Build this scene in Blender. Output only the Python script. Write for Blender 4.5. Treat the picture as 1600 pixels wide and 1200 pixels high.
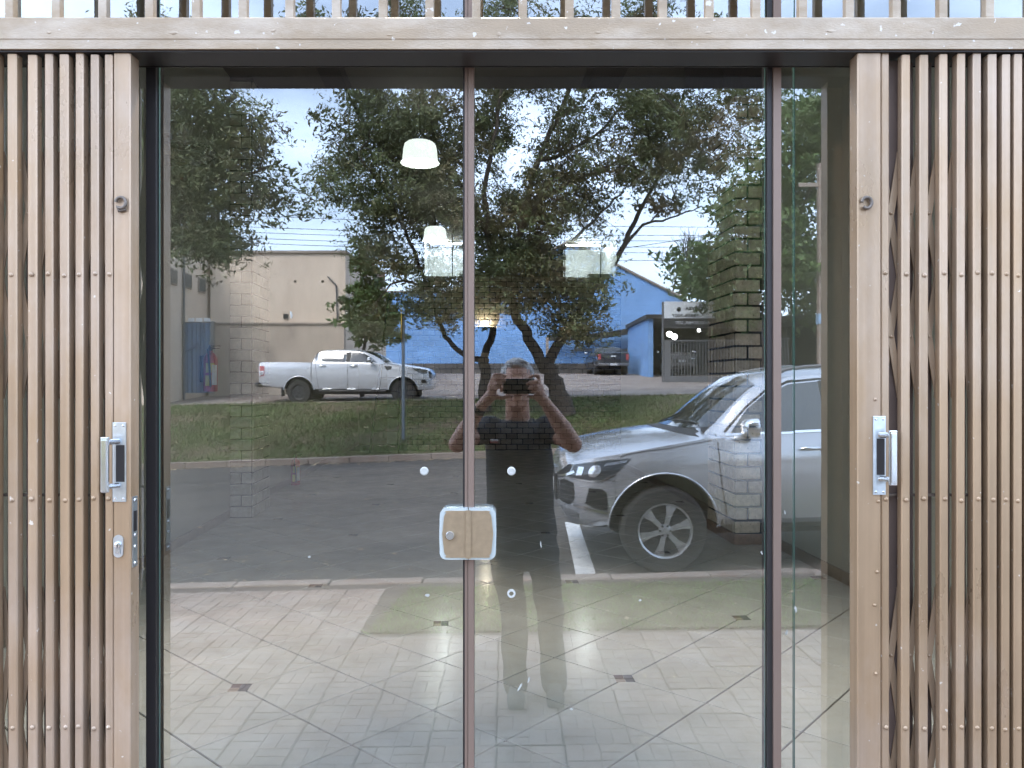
import bpy, bmesh, math, random
import numpy as np
from mathutils import Vector, Matrix, Euler

for o in list(bpy.data.objects):
    bpy.data.objects.remove(o)
scene = bpy.context.scene
col = scene.collection
R = math.radians

# ------------------------------------------------------------------ camera
CAM_Y, CAM_Z, F = -1.8, 1.6, 1200.0          # the photographer's phone, 1.8 m from the glass
cam_data = bpy.data.cameras.new('camera')
cam_data.sensor_fit = 'HORIZONTAL'
cam_data.sensor_width = 36.0
cam_data.lens = 36.0 * F / 1600.0
cam_data.clip_start = 0.02
cam_data.clip_end = 2000.0
cam = bpy.data.objects.new('camera', cam_data)
col.objects.link(cam)
cam.location = (0, CAM_Y, CAM_Z)
cam.rotation_euler = (R(90), 0, 0)
scene.camera = cam

# ------------------------------------------------------------------ sky and sun
SUN_EL, SUN_ROT = R(50), R(325)
world = bpy.data.worlds.new('World')
scene.world = world
world.use_nodes = True
nt = world.node_tree
nt.nodes.clear()
out = nt.nodes.new('ShaderNodeOutputWorld')
bg = nt.nodes.new('ShaderNodeBackground')
sky = nt.nodes.new('ShaderNodeTexSky')
sky.sky_type = 'NISHITA'
sky.sun_disc = False
sky.sun_elevation = SUN_EL
sky.sun_rotation = SUN_ROT
sky.air_density = 1.0
sky.dust_density = 2.0
tc = nt.nodes.new('ShaderNodeTexCoord')
mp = nt.nodes.new('ShaderNodeMapping')
mp.inputs['Scale'].default_value = (1.0, 1.0, 2.6)
nz = nt.nodes.new('ShaderNodeTexNoise')
nz.inputs['Scale'].default_value = 2.2
nz.inputs['Detail'].default_value = 7.0
nz.inputs['Roughness'].default_value = 0.55
cr = nt.nodes.new('ShaderNodeValToRGB')
cr.color_ramp.elements[0].position = 0.36
cr.color_ramp.elements[0].color = (0.22, 0.22, 0.22, 1)
cr.color_ramp.elements[1].position = 0.62
cr.color_ramp.elements[1].color = (0.85, 0.85, 0.85, 1)
mx = nt.nodes.new('ShaderNodeMix')
mx.data_type = 'RGBA'
mx.inputs[7].default_value = (7.1, 8.8, 11.5, 1)
nt.links.new(tc.outputs['Generated'], mp.inputs['Vector'])
nt.links.new(mp.outputs['Vector'], nz.inputs['Vector'])
nt.links.new(nz.outputs['Fac'], cr.inputs['Fac'])
nt.links.new(cr.outputs['Color'], mx.inputs[0])
nt.links.new(sky.outputs['Color'], mx.inputs[6])
nt.links.new(mx.outputs[2], bg.inputs['Color'])
bg.inputs['Strength'].default_value = 0.15
nt.links.new(bg.outputs['Background'], out.inputs['Surface'])

sun_data = bpy.data.lights.new('sun', 'SUN')
sun_data.energy = 1.5
sun_data.angle = R(25)
sun_data.color = (1.0, 0.95, 0.88)
sun = bpy.data.objects.new('sun', sun_data)
col.objects.link(sun)
sd = Vector((math.sin(SUN_ROT) * math.cos(SUN_EL), math.cos(SUN_ROT) * math.cos(SUN_EL), math.sin(SUN_EL)))
sun.rotation_euler = sd.to_track_quat('Z', 'Y').to_euler()
sun.location = (0, 20, 30)

scene.view_settings.view_transform = 'Standard'
scene.view_settings.look = 'None'
scene.view_settings.gamma = 1.0
scene.view_settings.use_curve_mapping = False
scene.view_settings.exposure = 2.1
scene.render.engine = 'CYCLES'
scene.cycles.use_denoising = True
scene.cycles.max_bounces = 8
scene.cycles.diffuse_bounces = 4
scene.cycles.glossy_bounces = 4
scene.cycles.transparent_max_bounces = 16
scene.cycles.sample_clamp_indirect = 6.0
scene.cycles.caustics_reflective = False
scene.cycles.caustics_refractive = False

GLASS_R = 0.25     # mirror share of the shop's coated glass, seen straight on

# ------------------------------------------------------------------ places
# (u, v) are measures taken on the 1600 x 1200 photograph, d is metres from the camera.
def P(u, v, d):            # something seen directly or through the glass
    return Vector(((u - 800) / F * d, CAM_Y + d, CAM_Z - (v - 600) / F * d))
def V(u, v, d):            # something seen mirrored in the glass (plane y = 0)
    return Vector(((u - 800) / F * d, -CAM_Y - d, CAM_Z - (v - 600) / F * d))
TH = R(3.5)                # the room stands slightly askew to the glass
def I(x, y, z):            # room coordinates -> world
    return Vector((x * math.cos(TH) - y * math.sin(TH), x * math.sin(TH) + y * math.cos(TH), z))
KD = np.array([0.0, 1.8, 6.4, 6.45, 17.0, 17.1, 22.5, 24.0, 34.0, 44.0, 60.0, 120.0, 500.0])
KZ = np.array([0.0, 0.0, 0.0, -0.12, 0.00, 0.12, 1.17, 1.17, 1.62, 2.15, 2.6, 3.2, 4.0])
KS = np.array([0.0, 0.0, .0216, .0216, .037, .037, .021, .020, .008, 0.0, 0.0, 0.0, 0.0])
def zg(x, y):
    """height of the street side ground at world x, y"""
    d = -CAM_Y - y
    return float(np.interp(d, KD, KZ) + np.interp(d, KD, KS) * max(-25.0, min(25.0, x)))

# ------------------------------------------------------------------ mesh helpers
class MB:
    """collects shapes into one mesh"""
    def __init__(self):
        self.v, self.f, self.mi = [], [], []
    def add(self, vs, fs, mi=0):
        n = len(self.v)
        self.v += [tuple(p) for p in vs]
        self.f += [tuple(i + n for i in f) for f in fs]
        self.mi += [mi] * len(fs)
        return self
    def box(self, x0, x1, y0, y1, z0, z1, bev=0.0, mi=0):
        if bev <= 0:
            vs = [(x, y, z) for z in (z0, z1) for y in (y0, y1) for x in (x0, x1)]
            fs = [(0, 2, 3, 1), (4, 5, 7, 6), (0, 1, 5, 4), (2, 6, 7, 3), (0, 4, 6, 2), (1, 3, 7, 5)]
            return self.add(vs, fs, mi)
        bm = bmesh.new()
        bmesh.ops.create_cube(bm, size=1)
        for w in bm.verts:
            w.co = Vector(((x0 + x1) / 2 + w.co.x * (x1 - x0), (y0 + y1) / 2 + w.co.y * (y1 - y0), (z0 + z1) / 2 + w.co.z * (z1 - z0)))
        bmesh.ops.bevel(bm, geom=bm.edges[:], offset=bev, segments=2, profile=0.5, affect='EDGES')
        return self.bm(bm, mi)
    def bm(self, bm, mi=0):
        bm.verts.index_update()
        self.add([w.co for w in bm.verts], [[w.index for w in f.verts] for f in bm.faces], mi)
        bm.free()
        return self
    def prism(self, pts, axis, a, b, mi=0):
        """polygon pts (2D) pushed along axis from a to b"""
        def q(p, t):
            if axis == 'x': return (t, p[0], p[1])
            if axis == 'y': return (p[0], t, p[1])
            return (p[0], p[1], t)
        n = len(pts)
        vs = [q(p, a) for p in pts] + [q(p, b) for p in pts]
        fs = [tuple(range(n))[::-1], tuple(range(n, 2 * n))] + [(i, (i + 1) % n, n + (i + 1) % n, n + i) for i in range(n)]
        return self.add(vs, fs, mi)
    def tube(self, pts, r, seg=8, mi=0, cap=True):
        pts = [Vector(p) for p in pts]
        rs = r if isinstance(r, (list, tuple)) else [r] * len(pts)
        rings = []
        t0 = (pts[1] - pts[0]).normalized()
        ref = Vector((0, 0, 1)) if abs(t0.z) < 0.9 else Vector((1, 0, 0))
        a = t0.cross(ref).normalized()
        for i, p in enumerate(pts):
            if i == 0: t = t0
            elif i == len(pts) - 1: t = (pts[i] - pts[i - 1]).normalized()
            else: t = ((pts[i + 1] - pts[i]).normalized() + (pts[i] - pts[i - 1]).normalized()).normalized()
            a = (a - t * a.dot(t)).normalized()
            b = t.cross(a)
            rings.append([p + (a * math.cos(k * 2 * math.pi / seg) + b * math.sin(k * 2 * math.pi / seg)) * rs[i] for k in range(seg)])
        vs = [q for rg in rings for q in rg]
        fs = []
        for i in range(len(pts) - 1):
            for k in range(seg):
                k2 = (k + 1) % seg
                fs.append((i * seg + k, i * seg + k2, (i + 1) * seg + k2, (i + 1) * seg + k))
        if cap:
            fs.append(tuple(range(seg))[::-1])
            fs.append(tuple(range((len(pts) - 1) * seg, len(pts) * seg)))
        return self.add(vs, fs, mi)
    def lathe(self, prof, axis='z', seg=20, c=(0, 0, 0), mi=0, caps=True):
        """prof: list of (radius, height)"""
        vs, fs = [], []
        for r_, h in prof:
            for k in range(seg):
                a = 2 * math.pi * k / seg
                p = (r_ * math.cos(a), r_ * math.sin(a), h)
                if axis == 'y': p = (p[0], -p[2], p[1])
                if axis == 'x': p = (p[2], p[0], p[1])
                vs.append((p[0] + c[0], p[1] + c[1], p[2] + c[2]))
        for i in range(len(prof) - 1):
            for k in range(seg):
                k2 = (k + 1) % seg
                fs.append((i * seg + k, i * seg + k2, (i + 1) * seg + k2, (i + 1) * seg + k))
        if caps and prof[0][0] > 1e-5: fs.append(tuple(range(seg))[::-1])
        if caps and prof[-1][0] > 1e-5: fs.append(tuple(range((len(prof) - 1) * seg, len(prof) * seg)))
        return self.add(vs, fs, mi)
    def loft(self, rings, close=True, caps=True, mi=0):
        n = len(rings[0])
        vs = [p for rg in rings for p in rg]
        fs = []
        for i in range(len(rings) - 1):
            for k in range(n if close else n - 1):
                k2 = (k + 1) % n
                fs.append((i * n + k, i * n + k2, (i + 1) * n + k2, (i + 1) * n + k))
        if caps and close:
            fs.append(tuple(range(n))[::-1])
            fs.append(tuple(range((len(rings) - 1) * n, len(rings) * n)))
        return self.add(vs, fs, mi)
    def mesh(self, name, mats, smooth=0):
        me = bpy.data.meshes.new(name)
        me.from_pydata(self.v, [], self.f)
        for m in (mats if isinstance(mats, (list, tuple)) else [mats]):
            me.materials.append(m)
        if any(self.mi): me.polygons.foreach_set('material_index', self.mi)
        fix(me)
        shade(me, smooth)
        return me
    def build(self, name, mats, parent=None, smooth=0):
        return link(name, self.mesh(name, mats, smooth), parent)

def fix(me):
    bm = bmesh.new(); bm.from_mesh(me)
    bmesh.ops.recalc_face_normals(bm, faces=bm.faces)
    bm.to_mesh(me); bm.free()
def shade(me, ang):
    if ang:
        me.polygons.foreach_set('use_smooth', [True] * len(me.polygons))
        me.set_sharp_from_angle(angle=R(ang))
    me.update()
def link(name, me, parent=None):
    o = bpy.data.objects.new(name, me)
    col.objects.link(o)
    if parent is not None: o.parent = parent
    return o
def tag(o, label=None, cat=None, group=None, kind=None):
    for k, w in (('label', label), ('category', cat), ('group', group), ('kind', kind)):
        if w: o[k] = w
    return o
def thing(name, label, cat, loc=(0, 0, 0), rz=0.0, group=None):
    o = bpy.data.objects.new(name, None)
    col.objects.link(o)
    o.empty_display_size = 0.2
    o.location = loc
    o.rotation_euler = (0, 0, rz)
    return tag(o, label, cat, group)
def copy_tree(o, parent=None):
    c = o.copy()
    col.objects.link(c)
    if parent is not None: c.parent = parent
    for ch in list(o.children):
        copy_tree(ch, c)
    return c
def raw_mesh(name, verts, faces_n, mat, parent=None, colors=None):
    """numpy quads/tris: verts (n*k,3), k vertices for each face"""
    k = faces_n
    nf = len(verts) // k
    me = bpy.data.meshes.new(name)
    me.vertices.add(len(verts)); me.loops.add(nf * k); me.polygons.add(nf)
    me.vertices.foreach_set('co', np.ascontiguousarray(verts, dtype=np.float32).ravel())
    me.loops.foreach_set('vertex_index', np.arange(nf * k, dtype=np.int32))
    me.polygons.foreach_set('loop_start', np.arange(0, nf * k, k, dtype=np.int32))
    if colors is not None:
        at = me.attributes.new('tint', 'FLOAT', 'FACE')
        at.data.foreach_set('value', np.ascontiguousarray(colors, dtype=np.float32))
    me.update(calc_edges=True)
    me.materials.append(mat)
    return link(name, me, parent)

# ------------------------------------------------------------------ materials
def nodes_of(name):
    m = bpy.data.materials.new(name)
    m.use_nodes = True
    return m, m.node_tree, m.node_tree.nodes['Principled BSDF']
def mat(name, base, rough=0.6, metal=0.0, var=0.15, scale=6.0, bump=0.0, bscale=40.0, rnd=0.0, spec=0.5, coat=0.0,
        tint=None, tint_scale=1.5, tint_lo=0.5, tint_hi=0.65, rvar=0.0, stretch=(1, 1, 1), emit=0.0, ecol=None, attr=0.0, trans=0.0, speck=None, speck_scale=90.0, speck_lo=0.70, streak=0.0):
    m, t, b = nodes_of(name)
    N, L = t.nodes.new, t.links.new
    b.inputs['Roughness'].default_value = rough
    b.inputs['Metallic'].default_value = metal
    b.inputs['Specular IOR Level'].default_value = spec
    b.inputs['Coat Weight'].default_value = coat
    b.inputs['Coat Roughness'].default_value = 0.06
    geo = N('ShaderNodeNewGeometry')
    mp_ = N('ShaderNodeMapping'); mp_.inputs['Scale'].default_value = stretch
    L(geo.outputs['Position'], mp_.inputs['Vector'])
    n1 = N('ShaderNodeTexNoise'); n1.inputs['Scale'].default_value = scale; n1.inputs['Detail'].default_value = 6
    n1.inputs['Roughness'].default_value = 0.6
    L(mp_.outputs['Vector'], n1.inputs['Vector'])
    mr = N('ShaderNodeMapRange')
    mr.inputs['From Min'].default_value = 0.3; mr.inputs['From Max'].default_value = 0.7
    mr.inputs['To Min'].default_value = 1 - var; mr.inputs['To Max'].default_value = 1 + var
    L(n1.outputs['Fac'], mr.inputs['Value'])
    val = mr.outputs['Result']
    if rnd > 0:
        oi = N('ShaderNodeObjectInfo')
        m2 = N('ShaderNodeMapRange'); m2.inputs['To Min'].default_value = 1 - rnd; m2.inputs['To Max'].default_value = 1 + rnd
        L(oi.outputs['Random'], m2.inputs['Value'])
        mm = N('ShaderNodeMath'); mm.operation = 'MULTIPLY'
        L(val, mm.inputs[0]); L(m2.outputs['Result'], mm.inputs[1]); val = mm.outputs[0]
    if attr > 0:
        at = N('ShaderNodeAttribute'); at.attribute_name = 'tint'
        m2 = N('ShaderNodeMapRange'); m2.inputs['To Min'].default_value = 1 - attr; m2.inputs['To Max'].default_value = 1 + attr
        L(at.outputs['Fac'], m2.inputs['Value'])
        mm = N('ShaderNodeMath'); mm.operation = 'MULTIPLY'
        L(val, mm.inputs[0]); L(m2.outputs['Result'], mm.inputs[1]); val = mm.outputs[0]
    colr = N('ShaderNodeRGB'); colr.outputs[0].default_value = (*base, 1)
    csock = colr.outputs[0]
    if tint is not None:
        n2 = N('ShaderNodeTexNoise'); n2.inputs['Scale'].default_value = tint_scale; n2.inputs['Detail'].default_value = 8
        n2.inputs['Roughness'].default_value = 0.65
        L(mp_.outputs['Vector'], n2.inputs['Vector'])
        m3 = N('ShaderNodeMapRange'); m3.inputs['From Min'].default_value = tint_lo; m3.inputs['From Max'].default_value = tint_hi
        L(n2.outputs['Fac'], m3.inputs['Value'])
        mc = N('ShaderNodeMix'); mc.data_type = 'RGBA'
        L(m3.outputs['Result'], mc.inputs[0]); L(csock, mc.inputs[6]); mc.inputs[7].default_value = (*tint, 1)
        csock = mc.outputs[2]
    if streak > 0:          # vertical grime runs
        mp2 = N('ShaderNodeMapping'); mp2.inputs['Scale'].default_value = (60, 60, 1.2)
        L(geo.outputs['Position'], mp2.inputs['Vector'])
        n4 = N('ShaderNodeTexNoise'); n4.inputs['Scale'].default_value = 1.0; n4.inputs['Detail'].default_value = 4
        L(mp2.outputs['Vector'], n4.inputs['Vector'])
        m5 = N('ShaderNodeMapRange'); m5.inputs['From Min'].default_value = 0.35; m5.inputs['From Max'].default_value = 0.65
        m5.inputs['To Min'].default_value = 1 - streak; m5.inputs['To Max'].default_value = 1 + streak * 0.5
        L(n4.outputs['Fac'], m5.inputs['Value'])
        mm = N('ShaderNodeMath'); mm.operation = 'MULTIPLY'
        L(val, mm.inputs[0]); L(m5.outputs['Result'], mm.inputs[1]); val = mm.outputs[0]
    if speck is not None:   # chips and splashes
        n5 = N('ShaderNodeTexNoise'); n5.inputs['Scale'].default_value = speck_scale; n5.inputs['Detail'].default_value = 3
        L(geo.outputs['Position'], n5.inputs['Vector'])
        m6 = N('ShaderNodeMapRange'); m6.inputs['From Min'].default_value = speck_lo; m6.inputs['From Max'].default_value = speck_lo + 0.02
        L(n5.outputs['Fac'], m6.inputs['Value'])
        mc2 = N('ShaderNodeMix'); mc2.data_type = 'RGBA'
        L(m6.outputs['Result'], mc2.inputs[0]); L(csock, mc2.inputs[6]); mc2.inputs[7].default_value = (*speck, 1)
        csock = mc2.outputs[2]
    vm = N('ShaderNodeVectorMath'); vm.operation = 'SCALE'
    L(csock, vm.inputs[0]); L(val, vm.inputs['Scale'])
    L(vm.outputs[0], b.inputs['Base Color'])
    if rvar > 0:
        m4 = N('ShaderNodeMapRange'); m4.inputs['From Min'].default_value = 0.3; m4.inputs['From Max'].default_value = 0.7
        m4.inputs['To Min'].default_value = max(0.02, rough - rvar); m4.inputs['To Max'].default_value = rough + rvar
        L(n1.outputs['Fac'], m4.inputs['Value']); L(m4.outputs['Result'], b.inputs['Roughness'])
    if bump > 0:
        n3 = N('ShaderNodeTexNoise'); n3.inputs['Scale'].default_value = bscale; n3.inputs['Detail'].default_value = 5
        L(mp_.outputs['Vector'], n3.inputs['Vector'])
        bp = N('ShaderNodeBump'); bp.inputs['Strength'].default_value = bump; bp.inputs['Distance'].default_value = 0.02
        L(n3.outputs['Fac'], bp.inputs['Height']); L(bp.outputs['Normal'], b.inputs['Normal'])
    if emit > 0:
        b.inputs['Emission Color'].default_value = (*(ecol or base), 1)
        b.inputs['Emission Strength'].default_value = emit
    if trans > 0:
        tr = N('ShaderNodeBsdfTranslucent'); L(vm.outputs[0], tr.inputs['Color'])
        ms = N('ShaderNodeMixShader'); ms.inputs[0].default_value = trans
        L(b.outputs[0], ms.inputs[1]); L(tr.outputs[0], ms.inputs[2])
        L(ms.outputs[0], t.nodes['Material Output'].inputs['Surface'])
    return m
def glass_mat(name, r0, tint, bump=0.0, bscale=3.0):
    """clear pane: part mirror, part see-through, more mirror at a slant"""
    m = bpy.data.materials.new(name); m.use_nodes = True
    t = m.node_tree; t.nodes.clear(); N, L = t.nodes.new, t.links.new
    o_ = N('ShaderNodeOutputMaterial')
    lw = N('ShaderNodeLayerWeight'); lw.inputs['Blend'].default_value = 0.5
    pw = N('ShaderNodeMath'); pw.operation = 'POWER'; pw.inputs[1].default_value = 5
    L(lw.outputs['Facing'], pw.inputs[0])
    ma = N('ShaderNodeMath'); ma.operation = 'MULTIPLY_ADD'; ma.inputs[1].default_value = 1 - r0; ma.inputs[2].default_value = r0
    L(pw.outputs[0], ma.inputs[0])
    tr = N('ShaderNodeBsdfTransparent'); tr.inputs['Color'].default_value = (*tint, 1)
    gl = N('ShaderNodeBsdfGlossy'); gl.inputs['Roughness'].default_value = 0.0; gl.inputs['Color'].default_value = (0.97, 0.98, 1.0, 1)
    if bump > 0:
        geo = N('ShaderNodeNewGeometry')
        n3 = N('ShaderNodeTexNoise'); n3.inputs['Scale'].default_value = bscale; n3.inputs['Detail'].default_value = 1
        L(geo.outputs['Position'], n3.inputs['Vector'])
        bp = N('ShaderNodeBump'); bp.inputs['Strength'].default_value = bump; bp.inputs['Distance'].default_value = 0.004
        L(n3.outputs['Fac'], bp.inputs['Height']); L(bp.outputs['Normal'], gl.inputs['Normal'])
    ms = N('ShaderNodeMixShader')
    L(ma.outputs[0], ms.inputs[0]); L(tr.outputs[0], ms.inputs[1]); L(gl.outputs[0], ms.inputs[2])
    L(ms.outputs[0], o_.inputs['Surface'])
    return m

M = {}
M['gate'] = mat('gate_paint', (0.375, 0.246, 0.148), 0.34, 0.3, 0.10, 5, 0.025, 200, rnd=0.07, tint=(0.46, 0.345, 0.265), tint_scale=2.2, tint_lo=0.46, tint_hi=0.68, rvar=0.1, stretch=(1, 1, 0.5), speck=(0.62, 0.54, 0.46), speck_scale=70, speck_lo=0.71, streak=0.10)
M['gate_rail'] = mat('rail_paint', (0.345, 0.25, 0.165), 0.45, 0.1, 0.08, 14, 0.12, 220, tint=(0.47, 0.375, 0.29), tint_scale=5, tint_lo=0.46, tint_hi=0.64, rvar=0.1, speck=(0.58, 0.52, 0.46), speck_scale=55, speck_lo=0.68, stretch=(0.6, 1, 1.6))
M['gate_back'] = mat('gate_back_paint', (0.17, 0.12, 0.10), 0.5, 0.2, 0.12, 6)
M['gate_flat'] = mat('gate_flat_paint', (0.36, 0.25, 0.165), 0.45, 0.3, 0.12, 6)
M['weld'] = mat('weld_steel', (0.16, 0.13, 0.11), 0.5, 0.6, 0.3, 60)
M['chrome'] = mat('chrome', (0.78, 0.80, 0.82), 0.16, 1.0, 0.08, 30)
M['zinc'] = mat('zinc_plate', (0.66, 0.70, 0.74), 0.28, 0.9, 0.12, 40)
M['alu_dark'] = mat('dark_aluminium', (0.035, 0.03, 0.03), 0.4, 0.3, 0.1, 4)
M['alu_pink'] = mat('bronze_aluminium', (0.24, 0.165, 0.13), 0.42, 0.3, 0.08, 4, stretch=(1, 1, 0.3))
M['bronze'] = mat('lock_bronze', (0.36, 0.26, 0.165), 0.42, 0.45, 0.12, 60)
M['lock_edge'] = mat('lock_chrome_edge', (0.80, 0.88, 0.90), 0.25, 0.6, 0.05, 20)
M['white_cap'] = mat('white_plastic', (0.50, 0.49, 0.46), 0.35, 0, 0.05, 60)
M['glass'] = glass_mat('shop_glass', GLASS_R, (0.90, 0.915, 0.895), 0.02, 1.6)
M['glass_wavy'] = glass_mat('shop_glass_wavy', GLASS_R, (0.90, 0.915, 0.895), 0.10, 7.0)
M['glass_in'] = glass_mat('inner_glass_face', 0.02, (0.97, 0.98, 0.97))
M['glass_edge'] = mat('glass_edge', (0.12, 0.22, 0.20), 0.2, 0, 0.05, 10)
# =================================================================== THE SHOP
CEIL = 5.25
XL, XR, YB = -2.9, 2.92, 16.75        # room: left wall, right wall, depth
M['wall'] = mat('cream_wall', (0.44, 0.42, 0.35), 0.7, 0, 0.05, 1.5, 0.05, 60)
M['ceiling'] = mat('ceiling_paint', (0.13, 0.115, 0.095), 0.8, 0, 0.05, 1)
M['beam'] = mat('dark_beam_wood', (0.03, 0.02, 0.016), 0.5, 0, 0.3, 8, stretch=(6, 1, 1))
M['facade'] = mat('facade_render', (0.45, 0.40, 0.34), 0.8, 0, 0.12, 2, 0.1, 50)
M['tile'] = mat('floor_tile', (0.70, 0.65, 0.57), 0.16, 0, 0.10, 4.5, 0.0, 20, rnd=0.03, tint=(0.60, 0.545, 0.465), tint_scale=9, tint_lo=0.45, tint_hi=0.7, rvar=0.05)
M['grout'] = mat('floor_grout', (0.10, 0.085, 0.07), 0.8, 0, 0.2, 20)
M['skirting'] = mat('skirting_tile', (0.28, 0.23, 0.18), 0.3, 0, 0.12, 8)
M['mosaic1'] = mat('mosaic_brown', (0.16, 0.10, 0.075), 0.25, 0, 0.2, 40)
M['mosaic2'] = mat('mosaic_grey', (0.12, 0.115, 0.11), 0.25, 0, 0.2, 40)
M['mosaic3'] = mat('mosaic_beige', (0.42, 0.33, 0.25), 0.25, 0, 0.2, 40)
M['joint'] = mat('dark_joint', (0.012, 0.020, 0.019), 0.8, 0, 0.2, 20)
M['col_brick'] = mat('tan_column_brick', (0.66, 0.54, 0.42), 0.75, 0, 0.22, 22, 0.35, 60, rnd=0.18, tint=(0.17, 0.13, 0.10), tint_scale=38, tint_lo=0.60, tint_hi=0.70)
M['pale_brick'] = mat('pale_column_brick', (0.50, 0.45, 0.38), 0.75, 0, 0.16, 22, 0.3, 60, rnd=0.10)
M['pale_joint'] = mat('pale_joint', (0.06, 0.055, 0.05), 0.8, 0, 0.2, 20)
M['back_brick'] = mat('grey_back_brick', (0.44, 0.38, 0.31), 0.75, 0, 0.2, 14, 0.3, 50, rnd=0.2)
M['brown_wall'] = mat('brown_wall', (0.34, 0.20, 0.10), 0.7, 0, 0.1, 2)
M['soffit'] = mat('soffit_paint', (0.40, 0.36, 0.30), 0.7, 0, 0.06, 2)
M['white_room'] = mat('white_room', (0.72, 0.75, 0.76), 0.6, 0, 0.04, 1.5)
M['tube'] = mat('tube_lamp', (0.9, 0.95, 1.0), 0.4, 0, 0, 1, emit=9.0, ecol=(0.93, 0.98, 1.0))
M['dark_frame'] = mat('dark_window_frame', (0.05, 0.05, 0.05), 0.4, 0.3, 0.1, 4)

shop = thing('shop_building', 'cream walled shop with brick columns, tall glass front and dark beams', 'shop', (0, 0, 0), TH)
sw = MB().box(XL - 0.2, XL, 0.32, 19.0, -0.1, CEIL + 0.2).build('side_wall', M['wall'], shop)
sw = MB().box(XR, XR + 0.2, 0.02, 13.0, -0.1, CEIL + 0.2).build('side_wall', M['wall'], shop)
MB().box(XR + 0.2, 4.0, 12.8, 13.0, -0.1, CEIL + 0.2).box(3.8, 4.0, 13.0, 17.0, -0.1, CEIL + 0.2).build('side_wall', M['wall'], shop)
MB().box(XL - 0.2, 4.0, 0.35, 19.2, CEIL, CEIL + 0.2).build('ceiling', M['ceiling'], shop)
MB().box(XL - 0.2, 4.0, 0.4, 19.2, CEIL + 0.21, CEIL + 0.5).build('roof', M['facade'], shop)
MB().box(1.3, 1.66, 0.35, 16.5, CEIL - 0.22, CEIL - 0.003).build('beam', M['beam'], shop)
MB().box(-1.75, -1.5, 0.35, 16.5, CEIL - 0.16, CEIL - 0.003).build('beam', M['beam'], shop)
MB().box(2.36, XR - 0.003, 5.45, 6.7, 4.45, CEIL - 0.003).build('beam', M['beam'], shop)
# the street front above the glass, in world axes: undo the room's turn
def unturn(o):
    o.rotation_euler = (0, 0, -TH); return o
unturn(MB().box(-3.2, 3.1, 0.012, 0.30, 5.0, 6.4).build('front_wall', M['facade'], shop))
for a_, b_ in ((-3.6, -2.865), (2.865, 3.6)):
    unturn(MB().box(a_, b_, -0.02, 0.30, -0.1, 6.4).build('front_pier', M['facade'], shop))
for x0, x1, y0, y1 in ((XL, XL + 0.012, 0.35, 7.49), (XL, XL + 0.012, 8.36, 16.7), (XR - 0.012, XR, 0.1, 5.6), (XR - 0.012, XR, 6.56, 12.9)):
    n = int((y1 - y0) / 0.46) + 1
    b_ = MB()
    for k in range(n):
        a0 = y0 + (y1 - y0) * k / n
        b_.box(x0, x1, a0 + 0.002, a0 + (y1 - y0) / n - 0.002, 0.009, 0.105)
    b_.build('skirting', M['skirting'], shop)

def brick_piece(w, h, dpt, seed, bev=0.006):
    rg = random.Random(seed)
    bm = bmesh.new(); bmesh.ops.create_cube(bm, size=1)
    for q in bm.verts:
        q.co = Vector((q.co.x * w, q.co.y * dpt, q.co.z * h)) + Vector([rg.uniform(-.003, .003) for _ in range(3)])
    bmesh.ops.bevel(bm, geom=bm.edges[:], offset=bev, segments=1, affect='EDGES')
    return MB().bm(bm)
def brick_run(parent, org, ax, nrm, length, z0, rows, pitch_w, pitch_h, joint, matl, proud, holes=(), limit=10 ** 6, seed=1):
    """running-bond bricks along ax from org; holes are (a0, a1, z0, z1)"""
    rg = random.Random(seed)
    cache = {}
    made = 0
    rest = MB()
    rz = math.atan2(ax.y, ax.x)
    for r_ in range(rows):
        edges = [0.0]
        t = pitch_w * (0.5 if r_ % 2 else 1.0)
        while t < length - 0.03:
            edges.append(t); t += pitch_w
        edges.append(length)
        zc = z0 + (r_ + 0.5) * pitch_h
        for a0, a1 in zip(edges[:-1], edges[1:]):
            am = (a0 + a1) / 2
            w = round(a1 - a0 - joint, 3)
            if w < 0.02: continue
            if any(h[0] - 0.02 < am < h[1] + 0.02 and h[2] - 0.02 < zc < h[3] + 0.02 for h in holes): continue
            key = (w, rg.randrange(3))
            c = org + ax * am + nrm * (proud / 2 + rg.uniform(-.003, .003))
            if key not in cache: cache[key] = brick_piece(w, pitch_h - joint, proud, hash(key) % 1000).mesh('brick', matl)
            if made < limit:
                o = link('brick', cache[key], parent)
                o.location = (c.x, c.y, zc); o.rotation_euler = (0, 0, rz)
                made += 1
            else:
                Mx = Matrix.Translation((c.x, c.y, zc)) @ Matrix.Rotation(rz, 4, 'Z')
                me = cache[key]
                rest.add([Mx @ q.co for q in me.vertices], [tuple(f.vertices) for f in me.polygons])
    if rest.v:
        tag(rest.build('brick_courses', matl, parent), kind='stuff')
X_, Y_ = Vector((1, 0, 0)), Vector((0, 1, 0))
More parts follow.
